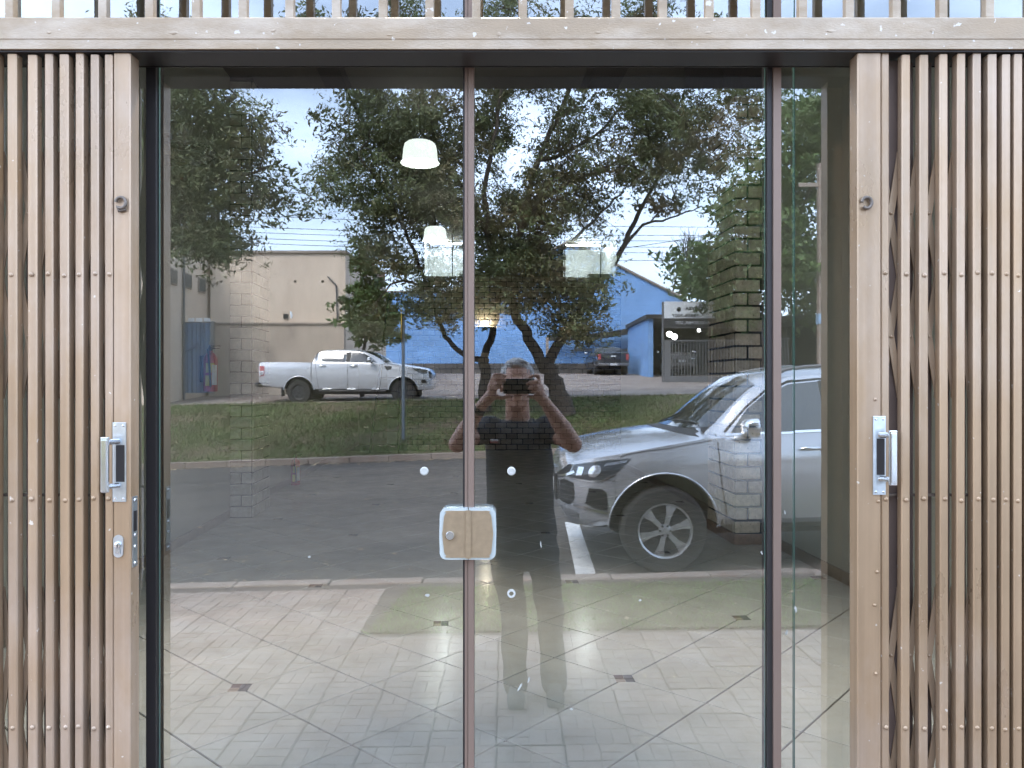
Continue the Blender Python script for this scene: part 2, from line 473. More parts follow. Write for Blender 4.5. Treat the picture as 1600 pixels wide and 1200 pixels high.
# right column, tan bricks with dark joints
colr = MB().box(2.57, XR - 0.004, 5.67, 6.5, 0.009, 4.6).build('column', M['joint'], shop)
brick_run(colr, Vector((2.55, 5.67, 0)), X_, -Y_, 0.366, 0.115, 33, 0.27, 0.133, 0.021, M['col_brick'], 0.022, seed=2)
brick_run(colr, Vector((2.57, 5.672, 0)), Y_, -X_, 0.828, 0.115, 33, 0.27, 0.133, 0.021, M['col_brick'], 0.022, seed=3)
MB().box(2.545, XR - 0.003, 5.642, 6.52, 0.0095, 0.112, 0.006).build('plinth', mat('plinth_clay', (0.33, 0.21, 0.14), 0.6, 0, 0.2, 20), colr)
coll = MB().box(XL + 0.003, -2.64, 7.52, 8.3, 0.009, CEIL - 0.004).build('column', M['pale_joint'], shop)
brick_run(coll, Vector((XL, 7.52, 0)), X_, -Y_, 0.26, 0.012, 39, 0.27, 0.133, 0.012, M['pale_brick'], 0.02, seed=4)
brick_run(coll, Vector((-2.64, 7.502, 0)), Y_, X_, 0.80, 0.012, 39, 0.27, 0.133, 0.012, M['pale_brick'], 0.02, seed=5)
# back wall of grey bricks with openings to the upper floor
WIN = [(-1.11, -0.09, 4.17, CEIL), (0.1, 1.95, 4.17, CEIL), (2.30, 3.62, 4.17, CEIL)]
bw = MB()
bw.box(-1.5, 3.8, YB, YB + 0.15, -0.1, 4.15)
for a, b in ((-1.5, -1.13), (-0.07, 0.08), (1.97, 2.28), (3.64, 3.8)):
    bw.box(a, b, YB, YB + 0.15, 4.15, CEIL - 0.003)
bwo = bw.build('back_wall', mat('black_mortar', (0.012, 0.012, 0.012), 0.9, 0, 0.2, 20), shop)
brick_run(bwo, Vector((-1.5, YB, 0)), X_, -Y_, 5.3, 0.01, 39, 0.265, 0.131, 0.02, M['back_brick'], 0.03, holes=[(h[0] + 1.5, h[1] + 1.5, h[2], h[3]) for h in WIN], limit=300, seed=6)
for i, (a, b, c, d) in enumerate(WIN):
    m_ = M['white_room'] if i != 1 else M['brown_wall']
    rm = MB().box(a, b, YB + 2.2, YB + 2.3, c - 0.02, d).box(a - 0.1, a, YB + 0.16, YB + 2.2, c - 0.02, d).box(b, b + 0.1, YB + 0.16, YB + 2.2, c - 0.02, d)
    rm.box(a - 0.1, b + 0.1, YB + 0.16, YB + 2.3, c - 0.12, c - 0.021)
    rm.build('upper_room', m_, shop)
    fr = MB()
    for x in (a + 0.015, a + (b - a) * 0.68, b - 0.015):
        fr.box(x - 0.012, x + 0.012, YB + 0.03, YB + 0.07, c + 0.02, d - 0.005)
    fr.box(a, b, YB + 0.03, YB + 0.07, c, c + 0.02)
    w_ = fr.build('window', M['dark_frame'], shop)
    MB().box(a + 0.03, b - 0.03, YB + 0.045, YB + 0.05, c + 0.025, d - 0.01).build('pane', M['glass_in'], w_)
MB().box(-0.25, -0.10, YB + 0.5, YB + 1.2, 4.17, 4.34).build('desk', M['white_room'], shop)
MB().box(2.95, 3.55, YB + 0.3, YB + 0.9, 4.17, 4.33).build('desk', M['white_room'], shop)
MB().box(0.12, 1.0, YB + 0.6, YB + 0.64, 4.75, CEIL - 0.005).build('soffit', M['soffit'], shop)
# stair recess left of the back wall
MB().box(XL, -1.5, 18.6, 18.8, -0.1, CEIL).build('back_wall', M['wall'], shop)
MB().box(XL + 0.003, -1.51, 16.9, 17.4, 4.62, CEIL - 0.003).build('soffit', M['soffit'], shop)
MB().box(XL + 0.003, -1.51, 17.0, 17.3, 3.15, 4.617).build('bulkhead', M['brown_wall'], shop)
MB().box(-1.5, -1.35, YB + 0.16, 18.6, -0.1, CEIL).build('side_wall', M['wall'], shop)
MB().box(XL - 0.2, 4.0, 19.0, 19.2, -0.1, CEIL + 0.2).box(-1.3, 4.0, 19.0, 19.2, 0, CEIL).build('rear_wall', M['facade'], shop)
dr = MB().box(-2.15, -1.62, 18.55, 18.597, 0.01, 2.05, 0.006).build('door', mat('white_door', (0.62, 0.66, 0.62), 0.35, 0, 0.05, 3), shop)
MB().tube([(-2.08, 18.53, 1.0), (-2.08, 18.49, 1.0), (-1.97, 18.49, 1.0)], 0.012, 6).build('handle', M['chrome'], dr)

def tube_lamp(x, y, z, ln, label, power):
    t = thing('tube_lamp', label, 'lamp', I(x, y, z), TH, 'tube lamps of the upper floor')
    MB().lathe([(0.014, -ln / 2), (0.014, ln / 2)], 'x', 10).build('tube', M['tube'], t, 40)
    MB().box(-ln / 2 - 0.02, ln / 2 + 0.02, -0.03, 0.03, 0.02, 0.055).build('housing', M['white_cap'], t)
    ld = bpy.data.lights.new('tube_light', 'POINT'); ld.energy = power; ld.color = (0.9, 0.97, 1.0); ld.shadow_soft_size = 0.12
    lo = link('tube_light', ld, t); lo.location = (0, 0, -0.08)
tube_lamp(-0.6, YB + 1.2, CEIL - 0.06, 0.8, 'white tube lamp in the upper room left of the door seam', 5)
tube_lamp(2.95, YB + 1.2, CEIL - 0.06, 0.9, 'white tube lamp in the upper room behind the right pane', 5)
tube_lamp(-2.2, 18.0, CEIL - 0.06, 0.6, 'white tube lamp over the stair recess beside the brick wall', 3)

# ------------------------------------------------------------------ floor of the shop
floor = MB().box(XL, 4.0, -0.3, 18.6, -0.1, 0.0).build('shop_floor', M['grout'])
floor.rotation_euler = (0, 0, TH)
tag(floor, 'pale diagonal tiles with small mosaic inserts inside the shop', kind='structure')
def clip_poly(poly, x0, x1, y0, y1):
    for ax, lim, sg in ((0, x0, 1), (0, x1, -1), (1, y0, 1), (1, y1, -1)):
        res = []
        for i in range(len(poly)):
            a, b = poly[i], poly[(i + 1) % len(poly)]
            da, db = (a[ax] - lim) * sg, (b[ax] - lim) * sg
            if da >= 0: res.append(a)
            if (da >= 0) != (db >= 0):
                t = da / (da - db)
                res.append((a[0] + (b[0] - a[0]) * t, a[1] + (b[1] - a[1]) * t))
        poly = res
        if len(poly) < 3: return []
    return poly
TP = 0.48
def unI(w): return (w[0] * math.cos(TH) + w[1] * math.sin(TH), -w[0] * math.sin(TH) + w[1] * math.cos(TH))
A0 = unI((-1.426, 2.225))
c45 = math.sqrt(0.5)
full_tile = None
hh = (TP - 0.010) * c45
tiles = []
for i in range(-40, 60):
    for j in range(-40, 60):
        cx = A0[0] + (i + 0.5 + j + 0.5) * TP * c45
        cy = A0[1] + (i + 0.5 - j - 0.5) * TP * c45
        if XL - 0.3 < cx < 4.0 and -0.2 < cy < 16.9: tiles.append((cy, cx))
tiles.sort()
rest = MB()
count = 0
for cy, cx in tiles:
    poly = [(cx - hh, cy), (cx, cy - hh), (cx + hh, cy), (cx, cy + hh)]
    cl = clip_poly(poly, XL + 0.014, XR - 0.014 if cy < 13 else 3.79, 0.06, YB)
    if not cl: continue
    if count >= 296:
        rest.prism(cl, 'z', 0.0005, 0.008); continue
    count += 1
    if len(cl) == 4 and all(p in poly for p in cl):
        if full_tile is None:
            b_ = MB()
            b_.loft([[(x * hh, y * hh, 0) for x, y in ((-1, 0), (0, -1), (1, 0), (0, 1))], [(x * hh, y * hh, 0.0068) for x, y in ((-1, 0), (0, -1), (1, 0), (0, 1))],
                     [(x * (hh - .002), y * (hh - .002), 0.008) for x, y in ((-1, 0), (0, -1), (1, 0), (0, 1))]])
            full_tile = b_.mesh('tile', M['tile'])
        o = link('tile', full_tile, floor); o.location = (cx, cy, 0.0005)
    else:
        MB().prism(cl, 'z', 0.0005, 0.008).build('tile', M['tile'], floor)
tag(rest.build('far_tiles', M['tile'], floor), kind='stuff')
for i in range(-9, 12):
    for j in range(-9, 12):
        cx = A0[0] + (i + j) * 3 * TP * c45; cy = A0[1] + (i - j) * 3 * TP * c45
        if XL + 0.1 < cx < XR - 0.1 and 0.15 < cy < 12:
            b_ = MB(); s = 0.05
            b_.box(cx - s, cx - .001, cy - s, cy - .001, 0.003, 0.0094, mi=2).box(cx + .001, cx + s, cy - s, cy - .001, 0.003, 0.0094, mi=1)
            b_.box(cx - s, cx - .001, cy + .001, cy + s, 0.003, 0.0094, mi=0).box(cx + .001, cx + s, cy + .001, cy + s, 0.003, 0.0094, mi=1)
            b_.build('mosaic_insert', [M['mosaic1'], M['mosaic2'], M['mosaic3']], floor)

# ------------------------------------------------------------------ glass front
GT = 5.0
def pane(name, x0, x1, z0, z1, parent, y0=0.0, wavy=False):
    vs = [(x, y, z) for z in (z0, z1) for y in (y0, y0 + 0.008) for x in (x0, x1)]
    fs = [(0, 1, 5, 4), (2, 6, 7, 3), (0, 2, 3, 1), (4, 5, 7, 6), (0, 4, 6, 2), (1, 3, 7, 5)]
    me = bpy.data.meshes.new(name)
    me.from_pydata(vs, [], fs)
    for m_ in (M['glass_wavy'] if wavy else M['glass'], M['glass_in'], M['glass_edge']): me.materials.append(m_)
    me.polygons.foreach_set('material_index', [0, 1, 2, 2, 2, 2])
    return link(name, me, parent)
DX = lambda u, d=1.8: (u - 800) / F * d
xl0, xl1, xc0, xc1, xr0, xr1 = DX(232), DX(247), DX(724), DX(741), DX(1197), DX(1217)
win = thing('shop_window', 'fixed tall glass panes and bronze mullions around the glass doors', 'window', (0, 0, 0))
# left and right fixed panes and the transom panes over the doors
pane('pane', -2.86, xl0 - 0.002, 0.02, GT, win)
pane('pane', xr1 + 0.002, DX(1240), 0.02, GT, win, wavy=True)
pane('pane', DX(1240) + 0.003, 2.86, 0.02, GT, win)
pane('pane', xl1 + 0.002, xc0 - 0.002, 2.78, GT, win)
pane('pane', xc1 + 0.002, xr0 - 0.002, 2.78, GT, win)
MB().box(xl0, xl1, -0.012, 0.03, 0.0, GT).build('mullion', M['alu_dark'], win)
MB().box(xr0 + 0.012, xr1, -0.016, 0.03, 0.0, GT).build('mullion', M['alu_pink'], win)
MB().box(xr0, xr0 + 0.0115, -0.010, 0.03, 0.0, GT).build('mullion', M['alu_dark'], win)
MB().box(xc0 + 0.002, xc1, -0.012, 0.03, 2.73, GT).build('mullion', M['alu_pink'], win)
MB().box(xl1 + .001, xc0, -0.008, 0.03, 2.725, 2.775).box(xc1 + .001, xr0 - .001, -0.008, 0.03, 2.725, 2.775).build('transom', M['alu_dark'], win)
MB().box(-2.86, 2.86, -0.03, 0.06, -0.05, 0.018).build('sill', M['skirting'], win)
def cap_button(x, z, parent, ring=False):
    if ring:
        prof = [(0.0055, -0.001), (0.0055, 0.004), (0.0095, 0.004), (0.010, 0.0)]
        MB().lathe(prof, 'y', 20, (x, -0.0005, z), caps=False).build('hole_ring', M['white_cap'], parent, 40)
    else:
        MB().lathe([(0.010, 0.0), (0.010, 0.003), (0.008, 0.005), (0.0055, 0.0052), (0.005, 0.0045), (0.0, 0.0045)], 'y', 20, (x, -0.0005, z)).build('hole_cap', M['white_cap'], parent, 40)
def z_at(v, d=1.8): return CAM_Z - (v - 600) / F * d
def lock_half(parent, side):
    """one half of the bronze lock case with its pale rim, side -1 left / 1 right"""
    xm = DX(733); w = DX(775) - xm if side > 0 else xm - DX(689)
    z0, z1 = z_at(870), z_at(791)
    def outline(k, z0, z1):
        pts = []
        rr = 0.016
        for a in range(0, 91, 15): pts.append((k * (w - rr + rr * math.sin(R(a))), z1 - rr + rr * math.cos(R(a))))
        pts.append((k * (w + 0.0012), (z0 + z1) / 2))
        for a in range(90, 181, 15): pts.append((k * (w - rr + rr * math.sin(R(a))), z0 + rr + rr * math.cos(R(a))))
        return [(xm + side * (0.001) , z1)] + [(xm + side * abs(p[0]), p[1]) for p in pts] + [(xm + side * 0.001, z0)]
    o1 = outline(1, z0, z1)
    MB().prism(o1, 'y', -0.030, -0.002).build('lock_rim', M['lock_edge'], parent)
    cx, cz = xm, (z0 + z1) / 2
    o2 = [(cx + (p[0] - cx) * (0.93 if abs(p[0] - cx) > 0.01 else 1), cz + (p[1] - cz) * 0.91) for p in o1]
    o2 = [(p[0] - side * 0.010 * max(0, math.cos((p[1] - cz) / (z1 - z0) * 1.2)) * (1 if abs(p[0] - cx) > w * 0.85 else 0) * (0.25 + 0.75 * abs((p[1] - cz) / (z1 - z0) * 2) ** 2), p[1]) for p in o2]
    fc = MB().prism(o2, 'y', -0.0335, -0.0302).build('lock_case', M['bronze'], parent)
    MB().box(min(xm, xm + side * 0.006), max(xm, xm + side * 0.006), -0.036, -0.0336, z0 + 0.004, z1 - 0.004).build('lock_rib', M['bronze'], fc)
    if side < 0:
        c = (DX(705), -0.0336, z_at(832))
        cy_ = MB().lathe([(0.0105, 0), (0.0105, 0.004), (0.009, 0.006), (0.0, 0.006)], 'y', 20, c).build('lock_cylinder', M['chrome'], fc, 40)
def glass_door(x0, x1, label, side):
    d = thing('glass_door', label, 'door', ((x0 + x1) / 2, 0, 0.0), 0, 'pair of glass doors')
    hx = (x0 + x1) / 2
    holder = []
    pane('pane', x0, x1, 0.02, 2.72, d)
    if side < 0:
        pass
    else:
        MB().box(xc0 + 0.004, xc0 + 0.011, -0.012, 0.02, 0.02, 2.72).build('stile', M['alu_pink'], d)
        MB().box(xc0 + 0.012, xc1, -0.015, 0.02, 0.02, 2.72).build('stile', M['alu_pink'], d)
        MB().box(xc0, xc0 + 0.0035, -0.008, 0.02, 0.02, 2.72).build('stile', M['alu_dark'], d)
    lock_half(d, side)
    bx = DX(663) if side < 0 else DX(799)
    cap_button(bx, z_at(736), d)
    if side > 0: cap_button(bx, z_at(927), d, ring=True)
    for ch in d.children: ch.location.x -= hx
    return d
glass_door(xl1 + 0.002, xc0 - 0.001, 'left glass door, its half of the bronze lock holding the key cylinder', -1)
glass_door(xc1 + 0.001, xr0 - 0.002, 'right glass door carrying the bronze centre stile', 1)

M['soffit_fleck'] = mat('old_paint_fleck', (0.42, 0.41, 0.38), 0.7, 0, 0.2, 60)
for (u, v, su, sv, rot) in ((812, 1074, 2, 8, -0.5), (826, 1062, 1.6, 6, -0.3), (1226, 800, 1.5, 4, 0.3), (1190, 864, 1.5, 3.5, 0.4), (1243, 952, 2, 7, 0.2), (1229, 988, 1.8, 6, -0.3), (455, 492, 2.2, 7, 0.1), (668, 930, 5, 2.5, 0.0), (893, 1108, 2.4, 1.8, 0), (845, 850, 1.2, 7, 0.1), (483, 870, 3.4, 1.3, 0.2), (1000, 938, 2.6, 1.8, 0.5)):
    rg = random.Random(int(u)); k = 1.8 / F
    pts = []
    for a_ in np.linspace(0, 2 * math.pi, 10)[:-1]:
        q = (su * math.cos(a_) * rg.uniform(.5, 1.1), sv * math.sin(a_) * rg.uniform(.6, 1.1))
        pts.append((DX(u) + k * (q[0] * math.cos(rot) - q[1] * math.sin(rot)), z_at(v) + k * (q[0] * math.sin(rot) + q[1] * math.cos(rot))))
    fl = MB().prism(pts, 'y', -0.0012, -0.0004).build('paint_fleck', M['soffit_fleck'])
    fl.parent = win

# ------------------------------------------------------------------ steel folding gates
GD = 1.70
def gx(u): return (u - 800) / F * GD
def gz(v): return CAM_Z - (v - 600) / F * GD
YF = CAM_Y + GD          # front face of the slats
ZT = gz(84)
def channel(x0, x1, y0, y1, z0, z1, t=0.0015):
    """pressed steel channel open to the back"""
    b = 0.0022
    pts = [(x0, y1), (x0, y0 + b), (x0 + b, y0), (x1 - b, y0), (x1, y0 + b), (x1, y1), (x1 - t, y1), (x1 - t, y0 + b + t), (x0 + t, y0 + b + t), (x0 + t, y1)]
    return MB().prism(pts, 'z', z0, z1)
def rivet(x, z, y=YF, r_=0.0055):
    return MB().lathe([(r_, 0), (r_ * 0.9, 0.002), (r_ * 0.5, 0.0035), (0, 0.004)], 'y', 10, (x, y, z))
LEFT = [(-142, -128), (-110, -96), (-78, -64), (-47, -33), (-18, -4), (12, 27), (42, 57), (70, 83), (93.5, 108), (117, 129.5), (141, 154), (164, 176.5)]
RIGHT = [(1378, 1390), (1409, 1422.5), (1437, 1451), (1469, 1482), (1495, 1508), (1521, 1534), (1544, 1558), (1565, 1578), (1584, 1597), (1606, 1619), (1628, 1641), (1651, 1664), (1675, 1688), (1700, 1713), (1726, 1739)]
def folding_gate(slats, stile, label, side):
    g = thing('folding_gate', label, 'gate', (gx(slats[0][0] if side < 0 else slats[-1][1]), YF + 0.02, 0), 0, 'pair of folding gates')
    gx0 = g.location.x
    mk = []
    zlow = 0.03
    rg = random.Random(5 + side)
    cs = []
    for a, b in slats:
        x0, x1 = gx(a), gx(b)
        cs.append((x0 + x1) / 2)
        s_ = channel(x0, x1, YF + rg.uniform(-.0015, .0015), YF + 0.020, zlow, ZT + rg.uniform(-0.002, 0.002)).build('slat', M['gate'], g, 30)
        lean_ = rg.uniform(-.0016, .0016); s_.rotation_euler = (0, lean_, 0); s_.location.x = -math.sin(lean_) * 1.3
        mk.append(s_)
        for v in (428, 780, 1137):
            rivet((x0 + x1) / 2 + rg.uniform(-.002, .002), gz(v + rg.uniform(-2, 2))).build('rivet', M['gate'], s_, 40)
    # rear channels between the slats
    for i in range(len(cs) - 1):
        xm = (cs[i] + cs[i + 1]) / 2 + side * 0.004
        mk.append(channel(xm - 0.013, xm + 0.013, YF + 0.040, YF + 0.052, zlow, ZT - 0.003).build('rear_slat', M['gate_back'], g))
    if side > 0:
        mk.append(channel(gx(1377), gx(1424), YF + 0.031, YF + 0.038, zlow, ZT - 0.003).build('rear_slat', M['gate_back'], g))  # extra channel added to block the sky mirrored in this gap
    # scissor flats: each pivots on a slat and crosses its neighbour half way
    for i in range(len(cs) - 1):
        xa, xb = cs[i], cs[i + 1]
        for vc, vu in ((428, 232), (428, 622), (1137, 922), (1137, 1330)):
            for (xs, xe, yy) in ((xa, xb, YF + 0.0222), (xb, xa, YF + 0.0262)):
                p0, p1 = Vector((xs, 0, gz(vc))), Vector((xe, 0, gz(vu)))
                t_ = (p1 - p0).normalized(); n_ = Vector((t_.z, 0, -t_.x)) * 0.0075
                poly = [((p0 + n_).x, (p0 + n_).z), ((p0 - n_).x, (p0 - n_).z), ((p1 - n_).x, (p1 - n_).z), ((p1 + n_).x, (p1 + n_).z)]
                mk.append(MB().prism(poly, 'y', yy, yy + 0.003).build('scissor_bar', M['gate_flat'], g))
            c = rivet((xa + xb) / 2, gz((vc + vu) / 2), YF + 0.0221, 0.004)
            mk.append(c.build('rivet', M['gate_flat'], g, 40))
        for v in (776,):
            mk.append(MB().box(xa, xb, YF + 0.024, YF + 0.030, gz(v) - 0.003, gz(v) + 0.003).build('spacer', M['weld'], g))
    # leading stile
    x0, x1 = gx(stile[0]), gx(stile[1])
    st = channel(x0, x1, YF - 0.001, YF + 0.038, zlow, ZT + 0.001).build('stile', M['gate'], g, 30)
    mk.append(st)
    # welded padlock loop
    cxl = gx(191) if side < 0 else gx(1352)
    cz = gz(318)
    pts = [(cxl + 0.011 * math.cos(a), YF - 0.007, cz + 0.012 * math.sin(a)) for a in np.linspace(-2.3, 3.0, 16)]
    if side < 0: pts = [(cxl + 0.010, YF - 0.003, cz - 0.014), (cxl - 0.004, YF - 0.006, cz - 0.018)] + pts
    mk.append(MB().tube(pts, 0.0038, 8).build('padlock_loop', M['weld'], g, 60))
    # pull handle: plate and folded grip
    if side < 0: hu0, hu1, hv0, hv1, gu = (177, 198, 660, 784, 176)
    else: hu0, hu1, hv0, hv1, gu = (1363, 1383, 650, 773, 1384)
    hx0, hx1, hz1, hz0 = gx(hu0), gx(hu1), gz(hv0), gz(hv1)
    h = MB().box(hx0, hx1, YF - 0.0035, YF - 0.0012, hz0, hz1, 0.0008).build('handle', M['zinc'], g)
    mk.append(h)
    gxx = gx(gu)
    zz0, zz1 = hz0 + (hz1 - hz0) * 0.14, hz0 + (hz1 - hz0) * 0.83
    grip = MB().box(gxx - 0.0085, gxx + 0.0085, YF - 0.036, YF - 0.028, zz0, zz1, 0.0025).box(gxx - 0.006, gxx + 0.006, YF - 0.0385, YF - 0.0358, zz0 + .006, zz1 - .006, 0.001)
    for zc in (zz0 + 0.012, zz1 - 0.012):
        grip.tube([(gxx, YF - 0.029, zc), ((hx0 + hx1) / 2, YF - 0.004, zc)], 0.006, 8)
    grip.build('grip', M['chrome'], h)
    MB().box(hx0 + 0.008, hx1 - 0.003, YF - 0.0045, YF - 0.0036, zz0 + 0.02, zz1 - 0.02).build('recess', M['alu_dark'], h)
    sc_ = MB()
    for zc in (hz0 + 0.007, hz1 - 0.007):
        for xc in (hx0 + 0.006, hx1 - 0.006):
            sc_.lathe([(0.0028, 0), (0.0024, 0.0012), (0, 0.0015)], 'y', 8, (xc, YF - 0.0035, zc))
    sc_.build('screws', M['chrome'], h)
    if side < 0:
        cx_, cz_ = gx(186), gz(853)
        ol = []
        for a in range(0, 361, 20):
            s_ = 0.014 if math.sin(R(a)) >= 0 else -0.014
            ol.append((cx_ + 0.011 * math.cos(R(a)), cz_ + s_ + 0.011 * math.sin(R(a))))
        lk = MB().prism(ol[:-1], 'y', YF - 0.004, YF - 0.0012).build('lock', M['zinc'], g)
        mk.append(lk)
        MB().lathe([(0.0075, 0), (0.0075, 0.003), (0.006, 0.004), (0, 0.004)], 'y', 16, (cx_, YF - 0.004, cz_ + 0.003)).box(cx_ - 0.005, cx_ + 0.005, YF - 0.0065, YF - 0.004, cz_ - 0.016, cz_ - 0.004).build('key_cylinder', M['chrome'], lk, 40)
        MB().box(cx_ - 0.0012, cx_ + 0.0012, YF - 0.0085, YF - 0.0079, cz_ - 0.002, cz_ + 0.006).build('keyhole', M['alu_dark'], lk)
        sp_ = MB().box(x1 - 0.0005, x1 + 0.0018, YF + 0.006, YF + 0.028, gz(888), gz(777)).build('strike_plate', M['zinc'], g)
        mk.append(sp_)
        q_ = MB()
        for v in (783, 838, 856, 882):
            q_.lathe([(0.004, 0), (0.003, 0.0015), (0, 0.002)], 'x', 8, (x1 + 0.0018, YF + 0.017, gz(v)))
        q_.build('screws', M['chrome'], sp_)
        MB().box(x1 + 0.0018, x1 + 0.0024, YF + 0.010, YF + 0.024, gz(832), gz(800)).build('bolt_hole', M['alu_dark'], sp_)
    else:
        for v in (624, 783, 893, 945, 1052):
            q = rivet(gx(1366 + (v % 7)), gz(v), YF - 0.001, 0.004)
            mk.append(q.build('rivet', M['gate'], g, 40))
    for o in mk:
        o.location.x -= gx0; o.location.y -= g.location.y
    return g
folding_gate(LEFT, (177.5, 204), 'folded bronze steel gate on the left, with oval keyhole plate', -1)
folding_gate(RIGHT, (1339.5, 1376.5), 'folded bronze steel gate on the right, rivets down its stile', 1)

gr = thing('overhead_grille', 'worn beige steel beam with upright bars above both gates', 'grille', (0, YF, gz(80)))
rz0, rz1 = gz(80), gz(30)
rail_pts = [(YF - 0.012, rz0), (YF + 0.075, rz0), (YF + 0.075, rz1), (YF - 0.008, rz1), (YF - 0.013, rz1 - 0.004), (YF - 0.013, rz0 + 0.022), (YF - 0.0115, rz0 + 0.021)]
rl = MB().prism(rail_pts, 'x', -2.8, 2.8).build('rail', M['gate_rail'], gr)
MB().box(-2.8, 2.8, YF - 0.006, YF + 0.07, rz0 - 0.004, rz0 - 0.0005).build('shade_strip', M['alu_dark'], gr)  # added dark strip: shade under the rail put into the colour
MB().box(-2.8, 2.8, YF + 0.0755, YF + 0.078, rz0 - 0.004, rz1 - 0.004).build('shade_strip', M['alu_dark'], gr)  # dark backing stands in for shade on the rail's rear face
for u in (82, 275, 430, 610, 780, 933, 1105, 1294, 1452):
    rg = random.Random(u)
    wx_, wz_, dv_ = rg.uniform(.004, .011), rg.uniform(.002, .005), rg.uniform(-3, 5)
    q = MB(); bm = bmesh.new(); bmesh.ops.create_icosphere(bm, subdivisions=2, radius=1)
    for w in bm.verts:
        k = 1 + rg.uniform(-.35, .35)
        w.co = Vector((gx(u) + w.co.x * wx_ * k, YF - 0.0128 + w.co.y * 0.0012, gz(54 + dv_) + w.co.z * wz_ * k))
    q.bm(bm).build('weld_blob', M['gate_rail'], rl, 60)
u = 8 - 73.5 * 9
k_ = 0
while u < 2300:
    x0, x1 = gx(u), gx(u + 13)
    ot = MB().box(x0, x1, YF + 0.004, YF + 0.022, rz1 + 0.0005, 4.15, 0.001).build('bar', M['gate_rail'], gr)
    u += 73.2
MB().box(-2.8, 2.8, YF + 0.002, YF + 0.03, 4.1505, 4.2).build('rail', M['gate_rail'], gr)
for o in gr.children:
    o.location.y -= YF; o.location.z -= gz(80)

# ------------------------------------------------------------------ things inside the shop
M['shade'] = mat('glass_shade', (0.92, 0.96, 0.93), 0.3, 0, 0.04, 20, emit=0.35, ecol=(0.90, 1.0, 0.95))
M['black_paint'] = mat('black_paint', (0.012, 0.012, 0.013), 0.3, 0.2, 0.15, 10)
def pendant(x, y, z, label, power, lcol=(0.98, 1.0, 0.96), spot=0):
    t = thing('pendant_lamp', label, 'lamp', I(x, y, z), TH, 'glass pendant lamps in the shop')
    prof = [(0.245, 0.0), (0.235, 0.012), (0.222, 0.035), (0.215, 0.10), (0.208, 0.18), (0.195, 0.235), (0.165, 0.262), (0.05, 0.27), (0.04, 0.265), (0.155, 0.257), (0.187, 0.23), (0.20, 0.18), (0.207, 0.10), (0.214, 0.035), (0.235, 0.0)]
    b_ = MB(); seg = 36; vs = []; fs = []
    for r_, h in prof:
        for k in range(seg):
            a = 2 * math.pi * k / seg
            rr = r_ * (1 + 0.018 * math.cos(a * 18))
            vs.append((rr * math.cos(a), rr * math.sin(a), h))
    for i in range(len(prof) - 1):
        for k in range(seg):
            fs.append((i * seg + k, i * seg + (k + 1) % seg, (i + 1) * seg + (k + 1) % seg, (i + 1) * seg + k))
    b_.add(vs, fs).build('lamp_shade', M['shade'], t, 40)
    bb = bmesh.new(); bmesh.ops.create_uvsphere(bb, u_segments=12, v_segments=8, radius=0.05)
    for w in bb.verts: w.co.z += 0.10
    MB().bm(bb).build('bulb', mat('bulb', (1, 1, 1), 0.3, 0, 0, 1, emit=4, ecol=(1, 0.98, 0.92)), t, 60)
    MB().lathe([(0.03, 0.268), (0.035, 0.30), (0.012, 0.36)], 'z', 12).build('cap', M['black_paint'], t, 40)
    MB().tube([(0, 0, 0.35), (0, 0, CEIL - z)], 0.006, 6).build('cord', M['black_paint'], t)
    ld = bpy.data.lights.new('pendant_light', 'SPOT' if spot else 'POINT'); ld.energy = power;
    if spot: ld.spot_size = R(spot); ld.spot_blend = 0.9
    ld.color = lcol; ld.shadow_soft_size = 0.035
    lo = link('pendant_light', ld, t); lo.location = (0, 0, 0.215)
pendant(-0.68, 8.0, 4.40, 'larger looking lit glass pendant lamp, upper of the two in view', 3)
pendant(-0.69, 13.2, 4.38, 'smaller looking lit glass pendant lamp near the brick back wall', 4)
pendant(-0.1, 1.15, 4.36, 'added unseen pendant spot just inside the doors, brightening the near floor', 320, (1.0, 0.95, 0.88), 88)  # lamp added out of view to brighten the tiles by the doors

sc = thing('wall_sconce', 'black tapered wall sconce lighting the grey bricks above it', 'lamp', I(0.38, YB - 0.03, 2.35), TH)
rings = []
for k, (w, dd) in enumerate([(0.10, 0.08), (0.12, 0.12), (0.17, 0.16), (0.195, 0.18), (0.185, 0.17), (0.11, 0.11)]):
    z = [0.0, 0.04, 0.40, 0.62, 0.60, 0.15][k]
    rings.append([(w * math.cos(a) * 0.98, -dd * abs(math.sin(a)) ** 0.8 - 0.004, z) for a in np.linspace(0, math.pi, 13)])
MB().loft(rings, close=True, caps=False).build('shell', M['black_paint'], sc, 40)
for s in (-1, 1):
    MB().tube([(s * 0.12, -0.05, 0.1), (s * 0.215, -0.07, 0.64)], 0.012, 6).build('trim', M['chrome'], sc)
bb = bmesh.new(); bmesh.ops.create_uvsphere(bb, u_segments=10, v_segments=8, radius=0.04)
for w in bb.verts: w.co += Vector((0, -0.08, 0.5))
MB().bm(bb).build('bulb', mat('warm_bulb', (1, 1, 1), 0.3, 0, 0, 1, emit=25, ecol=(1, 0.88, 0.66)), sc, 60)
ld = bpy.data.lights.new('sconce_light', 'POINT'); ld.energy = 3; ld.color = (1, 0.88, 0.66); ld.shadow_soft_size = 0.03
lo = link('sconce_light', ld, sc); lo.location = (0, -0.09, 0.66)

